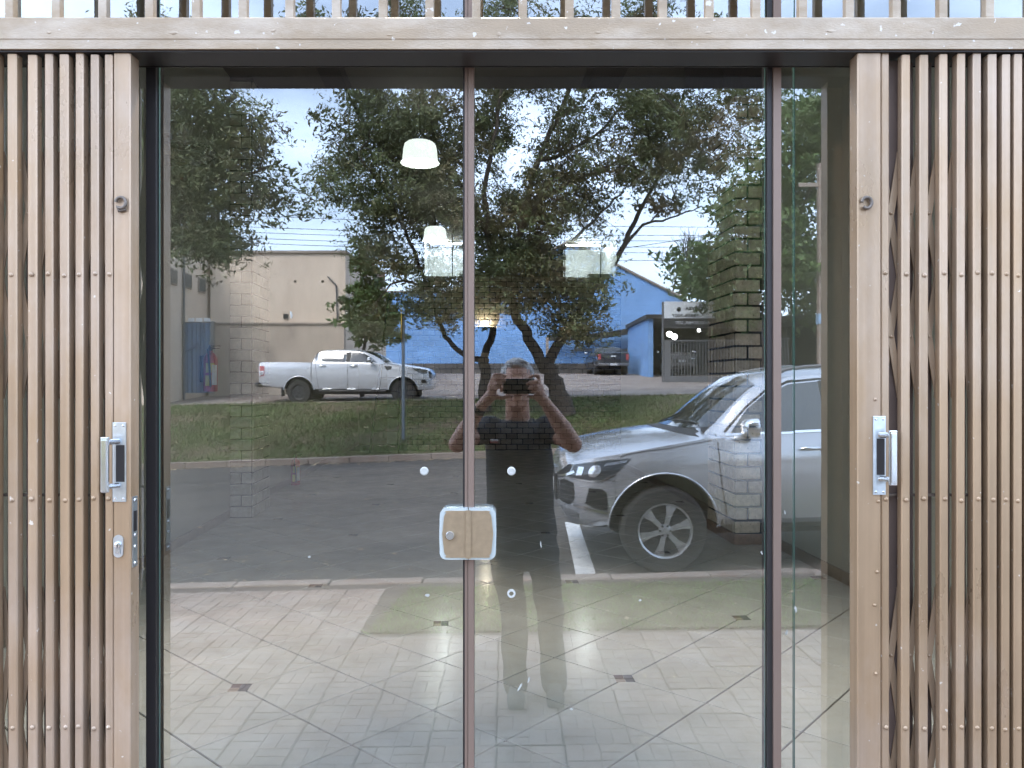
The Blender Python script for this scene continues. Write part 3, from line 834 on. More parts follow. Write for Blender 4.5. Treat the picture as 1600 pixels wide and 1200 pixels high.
M['red_paint'] = mat('red_paint', (0.42, 0.015, 0.03), 0.3, 0, 0.08, 10, coat=0.4)
M['label_y'] = mat('yellow_label', (0.65, 0.52, 0.06), 0.5, 0, 0.1, 30)
M['label_w'] = mat('white_label', (0.72, 0.74, 0.75), 0.5, 0, 0.1, 30)
def extinguisher(loc, label, bracket):
    t = thing('fire_extinguisher', label, 'extinguisher', loc, TH, 'red fire extinguishers by the left wall')
    MB().lathe([(0.065, 0.0), (0.072, 0.012), (0.073, 0.33), (0.066, 0.37), (0.045, 0.40), (0.022, 0.415), (0.022, 0.43)], 'z', 20).build('cylinder', M['red_paint'], t, 40)
    def lab(a0, a1, z0, z1, m_):
        vs = []; n = 8
        for z in (z0, z1):
            for k in range(n + 1):
                a = R(a0 + (a1 - a0) * k / n); vs.append((0.0742 * math.cos(a), 0.0742 * math.sin(a), z))
        MB().add(vs, [(k, k + 1, n + 2 + k, n + 1 + k) for k in range(n)]).build('label', m_, t, 40)
    lab(-110, -40, 0.20, 0.30, M['label_y']); lab(-62, -15, 0.07, 0.28, M['label_w']); lab(-115, -64, 0.06, 0.17, M['label_y'])
    MB().lathe([(0.02, 0.43), (0.024, 0.46), (0.012, 0.48)], 'z', 10).box(-0.012, 0.10, -0.012, 0.012, 0.475, 0.487).box(-0.012, 0.09, -0.010, 0.010, 0.452, 0.462).build('valve', M['black_paint'], t)
    MB().tube([(0.0, -0.02, 0.455), (0.0, -0.09, 0.44), (0.02, -0.105, 0.3), (0.03, -0.095, 0.12), (0.03, -0.09, 0.05)], 0.011, 8).build('hose', M['black_paint'], t, 50)
    if bracket: MB().box(-0.10, -0.07, -0.03, 0.03, 0.1, 0.38).build('bracket', M['black_paint'], t)
extinguisher(I(XL + 0.105, 6.5, 1.52), 'fire extinguisher hung on the left wall before the pale brick column', True)
extinguisher(I(XL + 0.12, 10.5, 0.009), 'fire extinguisher standing on the floor beyond the pale brick column', False)

fan = thing('wall_fan', 'beige wall fan with wire cage high beside the left wall', 'fan', I(XL, 5.3, 3.75), TH)
MB().box(0.003, 0.03, -0.07, 0.07, 0.0, 0.16, 0.006).tube([(0.03, 0, 0.08), (0.16, 0, 0.10)], 0.02, 8).build('bracket', M['soffit'], fan)
hd = MB().lathe([(0.05, 0.20), (0.09, 0.18), (0.105, 0.08), (0.11, 0.0), (0.09, -0.01)], 'z', 20, (0.24, 0, 0.0)).build('motor', M['soffit'], fan, 40)
cg = MB()
for rr, zz in ((0.08, -0.03), (0.18, -0.025), (0.26, -0.04), (0.30, -0.08), (0.26, -0.12), (0.16, -0.15), (0.06, -0.16)):
    pts = [(0.24 + rr * math.cos(a), rr * math.sin(a), zz + 0.10 * rr * math.cos(a)) for a in np.linspace(0, 2 * math.pi, 33)]
    cg.tube(pts, 0.0022, 5)
for k in range(28):
    a = 2 * math.pi * k / 28
    cg.tube([(0.24 + rr * math.cos(a), rr * math.sin(a), zz + 0.10 * rr * math.cos(a)) for rr, zz in ((0.08, -0.03), (0.18, -0.025), (0.26, -0.04), (0.30, -0.08), (0.26, -0.12), (0.16, -0.15), (0.06, -0.16))], 0.0016, 4)
cg.build('cage', M['chrome'], fan)
for k in range(3):
    a = 2 * math.pi * k / 3
    q = MB(); vs = []
    for r_, w in ((0.05, 0.03), (0.14, 0.075), (0.24, 0.085), (0.27, 0.04)):
        for s in (-1, 1):
            vs.append((0.24 + r_ * math.cos(a) - s * w * math.sin(a), r_ * math.sin(a) + s * w * math.cos(a), -0.09 + s * 0.02))
    q.add(vs, [(0, 1, 3, 2), (2, 3, 5, 4), (4, 5, 7, 6)]).build('blade', M['soffit'], fan)

lad = thing('steel_ladder', 'dark steel ladder leaning in the recess left of the grey brick wall', 'ladder', I(-2.0, 16.4, 0.01), TH)
M['ladder'] = mat('green_black_steel', (0.035, 0.04, 0.03), 0.45, 0.3, 0.2, 8)
ra = [Vector((-0.30, -0.3, 0.0)), Vector((0.12, 0.3, 4.1))]; rb = [Vector((0.34, -0.3, 0.0)), Vector((0.40, 0.3, 4.1))]
MB().tube(ra, 0.028, 6).build('rail', M['ladder'], lad); MB().tube(rb, 0.028, 6).build('rail', M['ladder'], lad)
for k in range(13):
    t = (k + 0.6) / 13.2
    MB().tube([ra[0].lerp(ra[1], t), rb[0].lerp(rb[1], t)], 0.016, 6).build('rung', M['ladder'], lad)
# =================================================================== THE STREET (seen mirrored)
rng = np.random.default_rng(11)
M['asphalt'] = mat('asphalt', (0.070, 0.062, 0.055), 0.85, 0, 0.16, 1.2, 0.5, 120, tint=(0.098, 0.085, 0.073), tint_scale=0.5, tint_lo=0.45, tint_hi=0.65)
M['line_paint'] = mat('road_paint', (0.62, 0.62, 0.60), 0.7, 0, 0.12, 8, tint=(0.15, 0.145, 0.14), tint_scale=26, tint_lo=0.58, tint_hi=0.66)
M['paver'] = mat('clay_paver', (0.25, 0.185, 0.15), 0.8, 0, 0.2, 5, 0.3, 120, rnd=0.12, tint=(0.30, 0.245, 0.21), tint_scale=2.0, tint_lo=0.45, tint_hi=0.65)
M['paver_bed'] = mat('paver_joint', (0.10, 0.075, 0.06), 0.9, 0, 0.2, 30)
M['kerb'] = mat('kerb_concrete', (0.25, 0.20, 0.165), 0.85, 0, 0.2, 6, 0.3, 80, rnd=0.1, tint=(0.20, 0.14, 0.11), tint_scale=3)
M['soil'] = mat('red_soil', (0.11, 0.075, 0.045), 0.95, 0, 0.25, 3, 0.6, 30, tint=(0.085, 0.095, 0.03), tint_scale=0.7, tint_lo=0.4, tint_hi=0.6)
M['soil_strip'] = mat('strip_soil', (0.10, 0.085, 0.045), 0.95, 0, 0.25, 6, 0.6, 60)
M['drive'] = mat('dusty_paving', (0.27, 0.23, 0.20), 0.9, 0, 0.25, 1.4, 0.3, 30, tint=(0.17, 0.13, 0.11), tint_scale=0.6, tint_lo=0.45, tint_hi=0.62)
M['grass'] = mat('grass_blades', (0.115, 0.155, 0.052), 0.7, 0, 0.25, 1.2, attr=0.45, tint=(0.17, 0.145, 0.075), tint_scale=0.9, tint_lo=0.5, tint_hi=0.7, trans=0.25)
M['grass_strip'] = mat('lawn_blades', (0.19, 0.31, 0.08), 0.7, 0, 0.2, 3, attr=0.4, trans=0.3)
M['litter'] = mat('dry_leaves', (0.36, 0.27, 0.17), 0.8, 0, 0.3, 5, attr=0.5)

def sheet(name, xs, ds, matl, label, dz=0.0, kind='structure'):
    vs, fs = [], []
    for d in ds:
        for x in xs:
            y = -CAM_Y - d
            vs.append((x, y, zg(x, y) + dz))
    n = len(xs)
    for i in range(len(ds) - 1):
        for j in range(n - 1):
            fs.append((i * n + j, i * n + j + 1, (i + 1) * n + j + 1, (i + 1) * n + j))
    o = MB().add(vs, fs).build(name, matl)
    return tag(o, label, kind=kind)
XS = [-400, -150, -60, -25] + list(np.linspace(-20, 20, 41)) + [25, 60, 150, 400]
sheet('road', XS, [6.45] + list(np.linspace(7, 17.0, 21)), M['asphalt'], 'dark asphalt road between pavement and grass bank')
sheet('verge', XS, [17.1, 18, 19, 20, 21, 22, 22.5], M['soil'], 'sloping grassy bank beyond the road')
sheet('ground', XS, [22.5, 23, 24, 26, 29, 34, 39, 44, 52, 60, 90, 120, 300, 900], M['drive'], 'dusty paved yard in front of the blue building')
# ground under the shop and to its sides
MB().box(-400, 400, 0.31, 400, -0.6, -0.12).build('back_ground', M['drive'])
tag(bpy.data.objects['back_ground'], kind='structure')

# pavement: stamped clay pavers 0.4 m, each with eight raised bricks
def zp(x, d): return zg(x, -CAM_Y - d) if d < 6.4 else 0.0216 * x
vs, fs = [], []
xs_ = np.linspace(-24, 24, 25); ds_ = [1.52, 1.8, 3, 4.5, 6.25]
for d in ds_:
    for x in xs_: vs.append((x, -CAM_Y - d, np.interp(d, [1.8, 6.4], [0, .0216]) * x - 0.009))
for i in range(len(ds_) - 1):
    for j in range(24): fs.append((i * 25 + j, i * 25 + j + 1, (i + 1) * 25 + j + 1, (i + 1) * 25 + j))
pav = tag(MB().add(vs, fs).build('pavement', M['paver_bed']), 'clay paved pavement in front of the shop', kind='structure')
TPV = 0.30
pm = []
for k in range(3):
    b_ = MB(); g_ = 0.006
    rg = random.Random(k)
    for qx in (0, 1):
        for qy in (0, 1):
            ox, oy = -TPV / 2 + qx * TPV / 2, -TPV / 2 + qy * TPV / 2
            for h in (0, 1):
                if (qx + qy) % 2: x0, x1, y0, y1 = ox, ox + .15, oy + h * .075, oy + h * .075 + .075
                else: x0, x1, y0, y1 = ox + h * .075, ox + h * .075 + .075, oy, oy + .15
                e = 0.0018
                x0 += e * (3 if x0 < -0.14 else 1); y0 += e * (2 if y0 < -0.14 else 1); x1 -= e * (3 if x1 > 0.14 else 1); y1 -= e * (2 if y1 > .14 else 1)
                z = rg.uniform(-0.0015, 0.0015)
                b_.loft([[(x0, y0, -0.012), (x1, y0, -0.012), (x1, y1, -0.012), (x0, y1, -0.012)], [(x0, y0, z - .003), (x1, y0, z - .003), (x1, y1, z - .003), (x0, y1, z - .003)],
                         [(x0 + .003, y0 + .003, z), (x1 - .003, y0 + .003, z), (x1 - .003, y1 - .003, z), (x0 + .003, y1 - .003, z)]])
    b_.box(-TPV / 2 + .003, TPV / 2 - .003, -TPV / 2 + .003, TPV / 2 - .003, -0.0145, -0.0035)
    pm.append(b_.mesh('paver', M['paver']))
PA = R(-0.6)
rg = random.Random(3)
far_p = MB(); cells = []
for i in range(-40, 41):
    for j in range(0, 17):
        lx, ly = (i + 0.5) * TPV, (j + 0.5) * TPV
        x = lx * math.cos(PA) + ly * math.sin(PA) - 0.05; d = 1.60 + ly * math.cos(PA) - lx * math.sin(PA)
        if d < 1.7 or d > 6.12 or abs(x) > 11: continue
        if 4.95 < d < 6.06 and x > -1.0: continue
        cells.append((abs(x) + 0.2 * d, x, d))
cells.sort()
for k, (_, x, d) in enumerate(cells):
    y = -CAM_Y - d
    z = np.interp(d, [1.8, 6.4], [0, .0216]) * x + rg.uniform(-.002, .002)
    me = pm[rg.randrange(3)]
    if k < 300:
        o = link('paver', me, pav); o.location = (x, y, z); o.rotation_euler = (rg.uniform(-.004, .004), rg.uniform(-.004, .004) - 0.01, -PA + rg.uniform(-.006, .006))
    else:
        Mx = Matrix.Translation((x, y, z)) @ Matrix.Rotation(-PA, 4, 'Z')
        far_p.add([Mx @ q.co for q in me.vertices], [tuple(f.vertices) for f in me.polygons])
tag(far_p.build('outer_pavers', M['paver'], pav), kind='stuff')
# kerbs, stone by stone
def kerb(label, d, x0, x1, ln, w, h, topz):
    k = bpy.data.objects.new('kerb', None); col.objects.link(k)
    tag(k, label, kind='structure')
    x = x0; rg = random.Random(int(d * 10)); n = 0
    while x < x1:
        l_ = ln * rg.uniform(0.94, 1.06); xm = x + l_ / 2; dd = d + rg.uniform(-.008, .008)
        o = MB().box(-l_ / 2 + .004, l_ / 2 - .004, -w / 2, w / 2, -h, 0.0, 0.012).build('kerb_stone', M['kerb'], k)
        o.location = (xm, -CAM_Y - dd, topz(xm) + rg.uniform(-.006, .006)); o.rotation_euler = (rg.uniform(-.03, .03), -math.atan(0.03), rg.uniform(-.008, .008))
        x += l_
kerb('low worn kerb between the clay pavement and the road', 6.33, -12, 12, 0.8, 0.15, 0.25, lambda x: .0216 * x + 0.004)
kerb('pale kerb along the foot of the grass bank', 17.03, -24, 24, 0.9, 0.16, 0.32, lambda x: 0.13 + .037 * x)
kerb('thin kerb at the top of the grass bank', 22.55, -24, 24, 1.0, 0.10, 0.2, lambda x: 1.20 + .021 * x)
# parking bay line
def road_strip(poly, label):
    vs = [(x, -CAM_Y - d, zg(x, -CAM_Y - d) + 0.004) for x, d in poly]
    return tag(MB().add(vs, [tuple(range(len(vs)))]).build('bay_line', M['line_paint']), label, kind='structure')
road_strip([(0.56, 6.52), (0.74, 6.52), (0.80, 9.1), (0.64, 9.3)], 'white bay line in front of the silver car')
road_strip([(0.745, 6.52), (7.0, 6.62), (7.0, 6.72), (0.745, 6.64)], 'white bay line along the kerb beside the silver car')

# grass
def grass(name, pts, h, w, matl, label, seed):
    r_ = np.random.default_rng(seed)
    n = len(pts)
    a = r_.uniform(0, 2 * np.pi, n); hh_ = h * r_.uniform(0.4, 1.3, n); lean = r_.normal(0, 0.55, (n, 2)) * hh_[:, None]
    dx = np.stack([np.cos(a), np.sin(a), np.zeros(n)], 1) * (w * r_.uniform(0.6, 1.3, n))[:, None]
    top = pts + np.concatenate([lean, hh_[:, None]], 1)
    vv = np.stack([pts - dx, pts + dx, top], 1).reshape(-1, 3)
    o = raw_mesh(name, vv, 3, matl, colors=r_.uniform(0, 1, n))
    return tag(o, label, kind='stuff')
n = 42000
px = rng.uniform(-0.96, 9, n); pd = rng.uniform(4.97, 6.06, n)
k = (px > -0.93 + (pd - 5.0) * 0.14 + rng.normal(0, 0.025, n))
px, pd = px[k], pd[k]
pts = np.stack([px, 1.8 - pd, np.interp(pd, [1.8, 6.4], [0, .0216]) * px - 0.01], 1)
grass('lawn_strip', pts, 0.045, 0.0045, M['grass_strip'], 'strip of short green lawn in the pavement', 1)
st_ = MB().add([(-0.95, -3.17, -0.028), (12, -3.17, 0.19), (12, -4.26, 0.235), (-0.8, -4.26, -0.024)], [(0, 1, 2, 3)]).build('lawn_soil', M['soil_strip'])
st_.location.z = 0.02
tag(st_, 'soil under the strip of lawn', kind='structure')
n = 100000
px = rng.uniform(-14, 14, n); pd = rng.uniform(17.15, 22.6, n)
patch = np.sin(px * 1.3 + 2 * np.sin(pd * 1.1)) + np.sin(px * 0.6 - pd * 1.7 + 1) + rng.normal(0, 0.8, n)
k = patch > -1.2
px, pd = px[k], pd[k]
pz = np.interp(pd, KD, KZ) + np.interp(pd, KD, KS) * px
grass('bank_grass', np.stack([px, 1.8 - pd, pz], 1), 0.085, 0.011, M['grass'], 'patchy grass on the bank beyond the road', 2)
# fallen leaves
def leaf_litter(name, x, d, size, label, seed, up=0.006):
    r_ = np.random.default_rng(seed); n = len(x)
    z = np.array([zg(a, 1.8 - b) for a, b in zip(x, d)]) + up
    a = r_.uniform(0, 2 * np.pi, n); s = size * r_.uniform(0.5, 1.6, n)
    c = np.stack([x, 1.8 - d, z], 1)
    u = np.stack([np.cos(a), np.sin(a), r_.uniform(-.2, .25, n)], 1) * s[:, None]
    w = np.stack([-np.sin(a), np.cos(a), r_.uniform(-.2, .25, n)], 1) * (s * 0.42)[:, None]
    vv = np.stack([c - u, c - w, c + u, c + w], 1).reshape(-1, 3)
    vv[:, 2] = np.maximum(vv[:, 2], np.repeat(z, 4) - 0.004)
    return tag(raw_mesh(name, vv, 4, M['litter'], colors=r_.uniform(0, 1, n)), label, kind='stuff')
leaf_litter('road_leaves', np.concatenate([rng.normal(-2.3, 1.3, 110), rng.uniform(-8, 0.3, 60)]), np.concatenate([rng.normal(7.4, 0.28, 110), rng.uniform(6.6, 12, 60)]), 0.022, 'dry leaves scattered on the road', 4)
leaf_litter('kerb_leaves', rng.uniform(-9, 2, 420), 16.93 - np.abs(rng.normal(0, 0.16, 420)), 0.05, 'dry leaves gathered along the far kerb', 5)
leaf_litter('bank_leaves', rng.uniform(-12, 8, 520), rng.uniform(17.2, 22.3, 520), 0.055, 'dry leaves and scraps on the grass bank', 6, 0.05)
leaf_litter('lawn_leaves', rng.uniform(-0.6, 3.4, 26), rng.uniform(5.0, 6.0, 26), 0.028, 'fallen leaves on the lawn strip', 7, 0.045)
leaf_litter('pavement_leaves', rng.uniform(-2.0, 2.2, 26), rng.uniform(3.3, 4.9, 26), 0.016, 'small dry leaves on the clay pavement', 8, 0.008)

# ------------------------------------------------------------------ buildings across the road
M['beige'] = mat('beige_render', (0.70, 0.58, 0.46), 0.85, 0, 0.08, 0.8, 0.1, 20, tint=(0.58, 0.47, 0.37), tint_scale=0.9, tint_lo=0.5, tint_hi=0.72, stretch=(1, 1, 0.35))
M['beige_low'] = mat('weathered_render', (0.50, 0.42, 0.34), 0.9, 0, 0.12, 1.2, 0.1, 20, tint=(0.34, 0.28, 0.23), tint_scale=1.1, tint_lo=0.52, tint_hi=0.72, stretch=(1, 1, 0.5))
M['coping'] = mat('coping', (0.30, 0.25, 0.21), 0.85, 0, 0.15, 3)
def block_mat(name, base, mort, bw_, bh_, var=0.08, msize=0.012):
    m, t, b = nodes_of(name)
    N, L = t.nodes.new, t.links.new
    geo = N('ShaderNodeNewGeometry'); sep = N('ShaderNodeSeparateXYZ'); cmb = N('ShaderNodeCombineXYZ')
    L(geo.outputs['Position'], sep.inputs[0])
    ad = N('ShaderNodeMath'); ad.operation = 'ADD'; L(sep.outputs['X'], ad.inputs[0]); L(sep.outputs['Y'], ad.inputs[1])
    L(ad.outputs[0], cmb.inputs['X']); L(sep.outputs['Z'], cmb.inputs['Y'])
    br = N('ShaderNodeTexBrick'); br.inputs['Scale'].default_value = 1.0
    br.inputs['Brick Width'].default_value = bw_; br.inputs['Row Height'].default_value = bh_
    br.inputs['Mortar Size'].default_value = msize; br.inputs['Mortar Smooth'].default_value = 0.3
    br.inputs['Color1'].default_value = (*[c * (1 - var) for c in base], 1); br.inputs['Color2'].default_value = (*[c * (1 + var) for c in base], 1)
    br.inputs['Mortar'].default_value = (*mort, 1)
    L(cmb.outputs[0], br.inputs['Vector'])
    nz_ = N('ShaderNodeTexNoise'); nz_.inputs['Scale'].default_value = 0.7; nz_.inputs['Detail'].default_value = 6
    L(geo.outputs['Position'], nz_.inputs['Vector'])
    mr_ = N('ShaderNodeMapRange'); mr_.inputs['From Min'].default_value = 0.3; mr_.inputs['From Max'].default_value = 0.7; mr_.inputs['To Min'].default_value = 0.85; mr_.inputs['To Max'].default_value = 1.12
    L(nz_.outputs['Fac'], mr_.inputs['Value'])
    sc_ = N('ShaderNodeVectorMath'); sc_.operation = 'SCALE'; L(br.outputs['Color'], sc_.inputs[0]); L(mr_.outputs['Result'], sc_.inputs['Scale'])
    L(sc_.outputs[0], b.inputs['Base Color'])
    bp = N('ShaderNodeBump'); bp.inputs['Strength'].default_value = 0.4; bp.inputs['Distance'].default_value = 0.02; bp.invert = True
    L(br.outputs['Fac'], bp.inputs['Height']); L(bp.outputs['Normal'], b.inputs['Normal'])
    b.inputs['Roughness'].default_value = 0.8
    return m
M['blue'] = block_mat('blue_block', (0.185, 0.36, 0.66), (0.15, 0.31, 0.58), 0.62, 0.31, 0.05)
M['grey_block'] = block_mat('dark_grey_block', (0.085, 0.080, 0.078), (0.02, 0.02, 0.02), 0.85, 0.42, 0.2, 0.03)
M['red_brick'] = block_mat('red_brick_wall', (0.30, 0.10, 0.06), (0.28, 0.22, 0.18), 0.25, 0.09, 0.2, 0.015)
M['corr'] = mat('blue_sheet_metal', (0.17, 0.24, 0.34), 0.5, 0.2, 0.12, 3, tint=(0.13, 0.17, 0.24), tint_scale=1.5)
M['grey_metal'] = mat('grey_metal', (0.15, 0.15, 0.155), 0.5, 0.3, 0.12, 5)
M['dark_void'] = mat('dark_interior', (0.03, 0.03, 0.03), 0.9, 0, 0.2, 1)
M['roof_sheet'] = mat('roof_sheet', (0.035, 0.032, 0.03), 0.7, 0.1, 0.25, 2)
M['clay_tile'] = mat('clay_roof_tile', (0.12, 0.085, 0.06), 0.8, 0, 0.3, 9)

by = -CAM_Y - 28.0
hb = thing('beige_building', 'tall plain beige rendered building behind the white pickup', 'building', (-8.5, by, zg(-8.5, by)))
def part(parent, name, b_, m_, smooth=0):
    o = b_.build(name, m_, parent, smooth)
    o.location = -Vector(parent.location); return o
def zv(v, d): return CAM_Z - (v - 600) / F * d
part(hb, 'wall', MB().box(-11.0, -6.07, by - 9, by, 0.6, zv(396, 28)), M['beige'])
part(hb, 'base_wall', MB().box(-10.98, -6.08, by + 0.005, by + 0.22, 0.6, zv(508, 28)), M['beige_low'])
part(hb, 'coping', MB().box(-11.05, -6.02, by + 0.0, by + 0.27, zv(508, 28) + 0.003, zv(505, 28)), M['coping'])
part(hb, 'coping', MB().box(-11.08, -6.0, by - 9, by + 0.08, zv(396, 28) + .003, zv(392, 28)), M['coping'])
part(hb, 'meter_box', MB().box(-8.32, -8.16, by + 0.003, by + 0.06, zv(498, 28), zv(491, 28)), M['black_paint'])
part(hb, 'pipe', MB().tube([(-6.35, by + 0.05, 3.9), (-6.4, by + 0.06, 5.2), (-6.7, by + 0.09, 5.5)], 0.03, 6), M['grey_metal'])
for x in (-10.6, -7.9, -6.9):
    part(hb, 'vent_hole', MB().lathe([(0.05, 0), (0.06, 0.03)], 'y', 8, (x, by + 0.0, zv(440, 28)), 0), M['dark_void'])
hb2 = thing('side_building', 'beige side building with three small dark windows on the far left', 'building', (-11.6, by + 3.0, zg(-11.6, by + 3)))
part(hb2, 'wall', MB().box(-16, -11.12, by - 1.0, by + 4.8, 0.5, 6.9), M['beige'])
for u, v in ((270, 432), (293, 439), (315, 446)):
    d = 11.1 * F / (800 - u); y = -CAM_Y - d; z = zv(v, d)
    wd = part(hb2, 'window', MB().box(-11.119, -11.07, y - 0.30, y + 0.30, z - 0.26, z + 0.26), M['coping'])
    MB().box(-11.069, -11.06, y - 0.25, y + 0.25, z - 0.21, z + 0.21).build('pane', mat('dull_pane', (0.05, 0.07, 0.08), 0.15, 0, 0.1, 3), wd)
part(hb2, 'drain_pipe', MB().tube([(-11.06, by + 2.1, 0.8), (-11.06, by + 2.1, 6.8)], 0.04, 6), M['grey_metal'])
cgx0, cgx1, cgd = -12.6, -10.17, 26.0
cy_ = -CAM_Y - cgd
b_ = MB(); vs = []; nn = 90
for zz in (zv(614, cgd), zv(505, cgd)):
    for k in range(nn + 1):
        vs.append((cgx0 + (cgx1 - cgx0) * k / nn, cy_ + 0.03 * math.sin(k * 1.15), zz))
b_.add(vs, [(k, k + 1, nn + 2 + k, nn + 1 + k) for k in range(nn)])
cgo = thing('sheet_gate', 'blue grey corrugated metal gate left of the beige wall', 'gate', (-11.3, cy_, zg(-11.3, cy_)))
part(cgo, 'sheet', b_, M['corr'], 40)
part(cgo, 'frame', MB().box(cgx0, cgx1, cy_ - 0.10, cy_ - 0.04, zv(508, cgd), zv(503, cgd)).box(cgx1 - 0.02, cgx1 + 0.08, cy_ - 0.1, cy_ + 0.03, zv(615, cgd), zv(502, cgd)), M['grey_metal'])
for k, x in enumerate((-10.98, -10.72, -10.45)):
    part(cgo, 'meter', MB().box(x, x + 0.2, cy_ - 0.12, cy_ - 0.02, zv(503, cgd) + 0.001, zv(497, cgd), 0.02), M['label_w'])
pts = [(-11.25 + 0.35 * math.cos(a), cy_ + 0.045, 3.0 + 0.42 * math.sin(a)) for a in np.linspace(0.6, 5.6, 22)] + [(-10.7, cy_ + .045, 2.85), (-10.6, cy_ + .045, 3.0), (-10.5, cy_ + .045, 2.8)]
part(cgo, 'graffiti', MB().tube(pts, 0.028, 5), mat('graffiti_paint', (0.10, 0.14, 0.24), 0.6, 0, 0.1, 5))
rb_ = thing('brick_building', 'bare red brick wall rising behind the beige building', 'building', V(552, 590, 36))
part(rb_, 'wall', MB().box(-7.8, -6.9, -40, -34.5, 1.0, zv(401, 36)), M['red_brick'])

D2 = 48.0; yb = -CAM_Y - D2
blue = thing('blue_building', 'bright blue gabled building with dark block base behind the trees', 'building', (2.0, yb, zg(2, yb)))
pl = [(-10.7, 2.0), (10.9, 2.0), (10.9, zv(470, D2)), (6.6, zv(415, D2)), (3.6, zv(378, D2)), (-0.5, zv(430, D2)), (-0.5, zv(457, D2)), (-10.7, zv(457, D2))]
part(blue, 'wall', MB().prism(pl, 'y', yb - 8, yb), M['blue'])
part(blue, 'base_wall', MB().box(-10.75, 8.75, yb + 0.003, yb + 0.16, 1.6, zv(568, D2)), M['grey_block'])
part(blue, 'roof_edge', MB().tube([(10.95, yb + 0.05, zv(470, D2) + .03), (3.6, yb + 0.05, zv(378, D2) + .05), (-0.5, yb + .05, zv(430, D2) + .03)], 0.10, 6), M['coping'])
part(blue, 'parapet', MB().box(-10.75, -0.55, yb - 0.1, yb + 0.06, zv(457, D2) + .003, zv(455, D2)), M['coping'])
# sagging sheet roof
rings = []
for t in np.linspace(0, 1, 15):
    u = 855 + (1045 - 855) * t; v = 528 - 24 * t ** 1.6 + 3 * math.sin(t * math.pi)
    p = V(u, v, 47.0)
    rings.append([(p.x, p.y, p.z + 0.17), (p.x, p.y, p.z - 0.17), (p.x, p.y - 0.5, p.z - 0.05), (p.x, p.y - 0.5, p.z + 0.22)])
part(blue, 'sagging_roof', MB().loft(rings), M['roof_sheet'])
rt = MB()
for k in range(14):
    p = V(1012 + k * 4.2, 508 - 2.2 * math.sin(k * 0.5), 45.2)
    rt.tube([(p.x, p.y + 0.25, p.z), (p.x, p.y - 1.2, p.z + 0.35)], 0.10, 6)
part(blue, 'ridge_tiles', rt, M['clay_tile'])
p0, p1 = V(855, 560, 45.3), V(855, 490, 45.3)
part(blue, 'post', MB().box(p0.x - 0.08, p0.x + 0.08, p0.y - 0.08, p0.y + 0.08, zg(p0.x, p0.y), V(855, 527, 45.3).z), M['coping'])
part(blue, 'beam', MB().box(p0.x + 1.8, 8.6, yb + 0.17, yb + 0.26, zv(549, D2), zv(545, D2)), M['grey_metal'])
# open garage right of it
ga = thing('car_wash_garage', 'dark open garage bay beside the blue wall', 'garage', V(1080, 590, 40))
gxa, gxb = V(1020, 0, 40).x, 17.0
ygf, ygb = -CAM_Y - 40, -CAM_Y - 47
part(ga, 'side_wall', MB().box(gxa - 0.25, gxa, ygb, ygf + 0.1, 1.6, 5.2), M['blue'])
part(ga, 'back_wall', MB().box(gxa, gxb, ygb, ygb + 0.15, 1.6, 5.2), M['dark_void'])
part(ga, 'roof', MB().box(gxa - 0.4, gxb, ygb, ygf + 0.3, 5.0, 5.2), M['roof_sheet'])
part(ga, 'end_wall', MB().box(gxb - .2, gxb, ygb + .2, ygf, 1.6, 4.99), M['dark_void'])
for u, v in ((1046, 522), (1054, 526), (1092, 516)):
    q = V(u, v, 41.5)
    lm = thing('bulkhead_lamp', {1046: 'left of two round white lamps in the garage', 1054: 'right of two round white lamps in the garage', 1092: 'small white lamp deeper in the garage'}[u], 'lamp', q, 0, 'lamps in the garage')
    bb = bmesh.new(); bmesh.ops.create_uvsphere(bb, u_segments=12, v_segments=8, radius=0.16 if u < 1090 else 0.09)
    MB().bm(bb).build('globe', mat('garage_globe', (1, 1, 1), 0.4, 0, 0, 1, emit=9, ecol=(1, 1, 1)), lm, 60)
    MB().tube([(0, 0, 0.1), (0, 0, 5.0 - q.z)], 0.02, 6).build('stem', M['black_paint'], lm)
# sign and gate nearer the road
SD = 34.0; ys = -CAM_Y - SD
sg = thing('car_wash_sign', 'pale grey car wash sign board with phone number and dark address strip', 'sign', (0, ys, 0))
M['sign_pale'] = mat('sign_pale', (0.72, 0.77, 0.82), 0.5, 0, 0.05, 2)
M['sign_dark'] = mat('sign_dark', (0.035, 0.035, 0.037), 0.5, 0, 0.1, 2)
M['ink'] = mat('sign_ink', (0.025, 0.03, 0.04), 0.6, 0, 0, 1)
M['ink_pale'] = mat('sign_ink_pale', (0.55, 0.57, 0.6), 0.6, 0, 0, 1)
sx0, sx1 = V(1038, 0, SD).x, V(1150, 0, SD).x
MB().box(sx0, sx1, -0.1, 0.0, zv(497, SD), zv(471, SD)).build('board', M['sign_pale'], sg)
MB().box(sx0, sx1 + 0.6, -0.1, 0.0, zv(511, SD), zv(499, SD)).build('address_strip', M['sign_dark'], sg)
MB().box(sx0 - 0.03, sx1 + 1.4, -0.06, 0.02, zv(512.4, SD), zv(511.4, SD)).box(sx0 - .03, sx1 + 1.4, -.06, .02, zv(498.6, SD), zv(497.4, SD)).build('frame', M['grey_metal'], sg)
for x in (sx0 - 0.05, sx1 + 1.2):
    MB().box(x - 0.04, x + 0.04, -0.14, -0.06, zg(x, ys), zv(471, SD)).build('post', M['grey_metal'], sg)
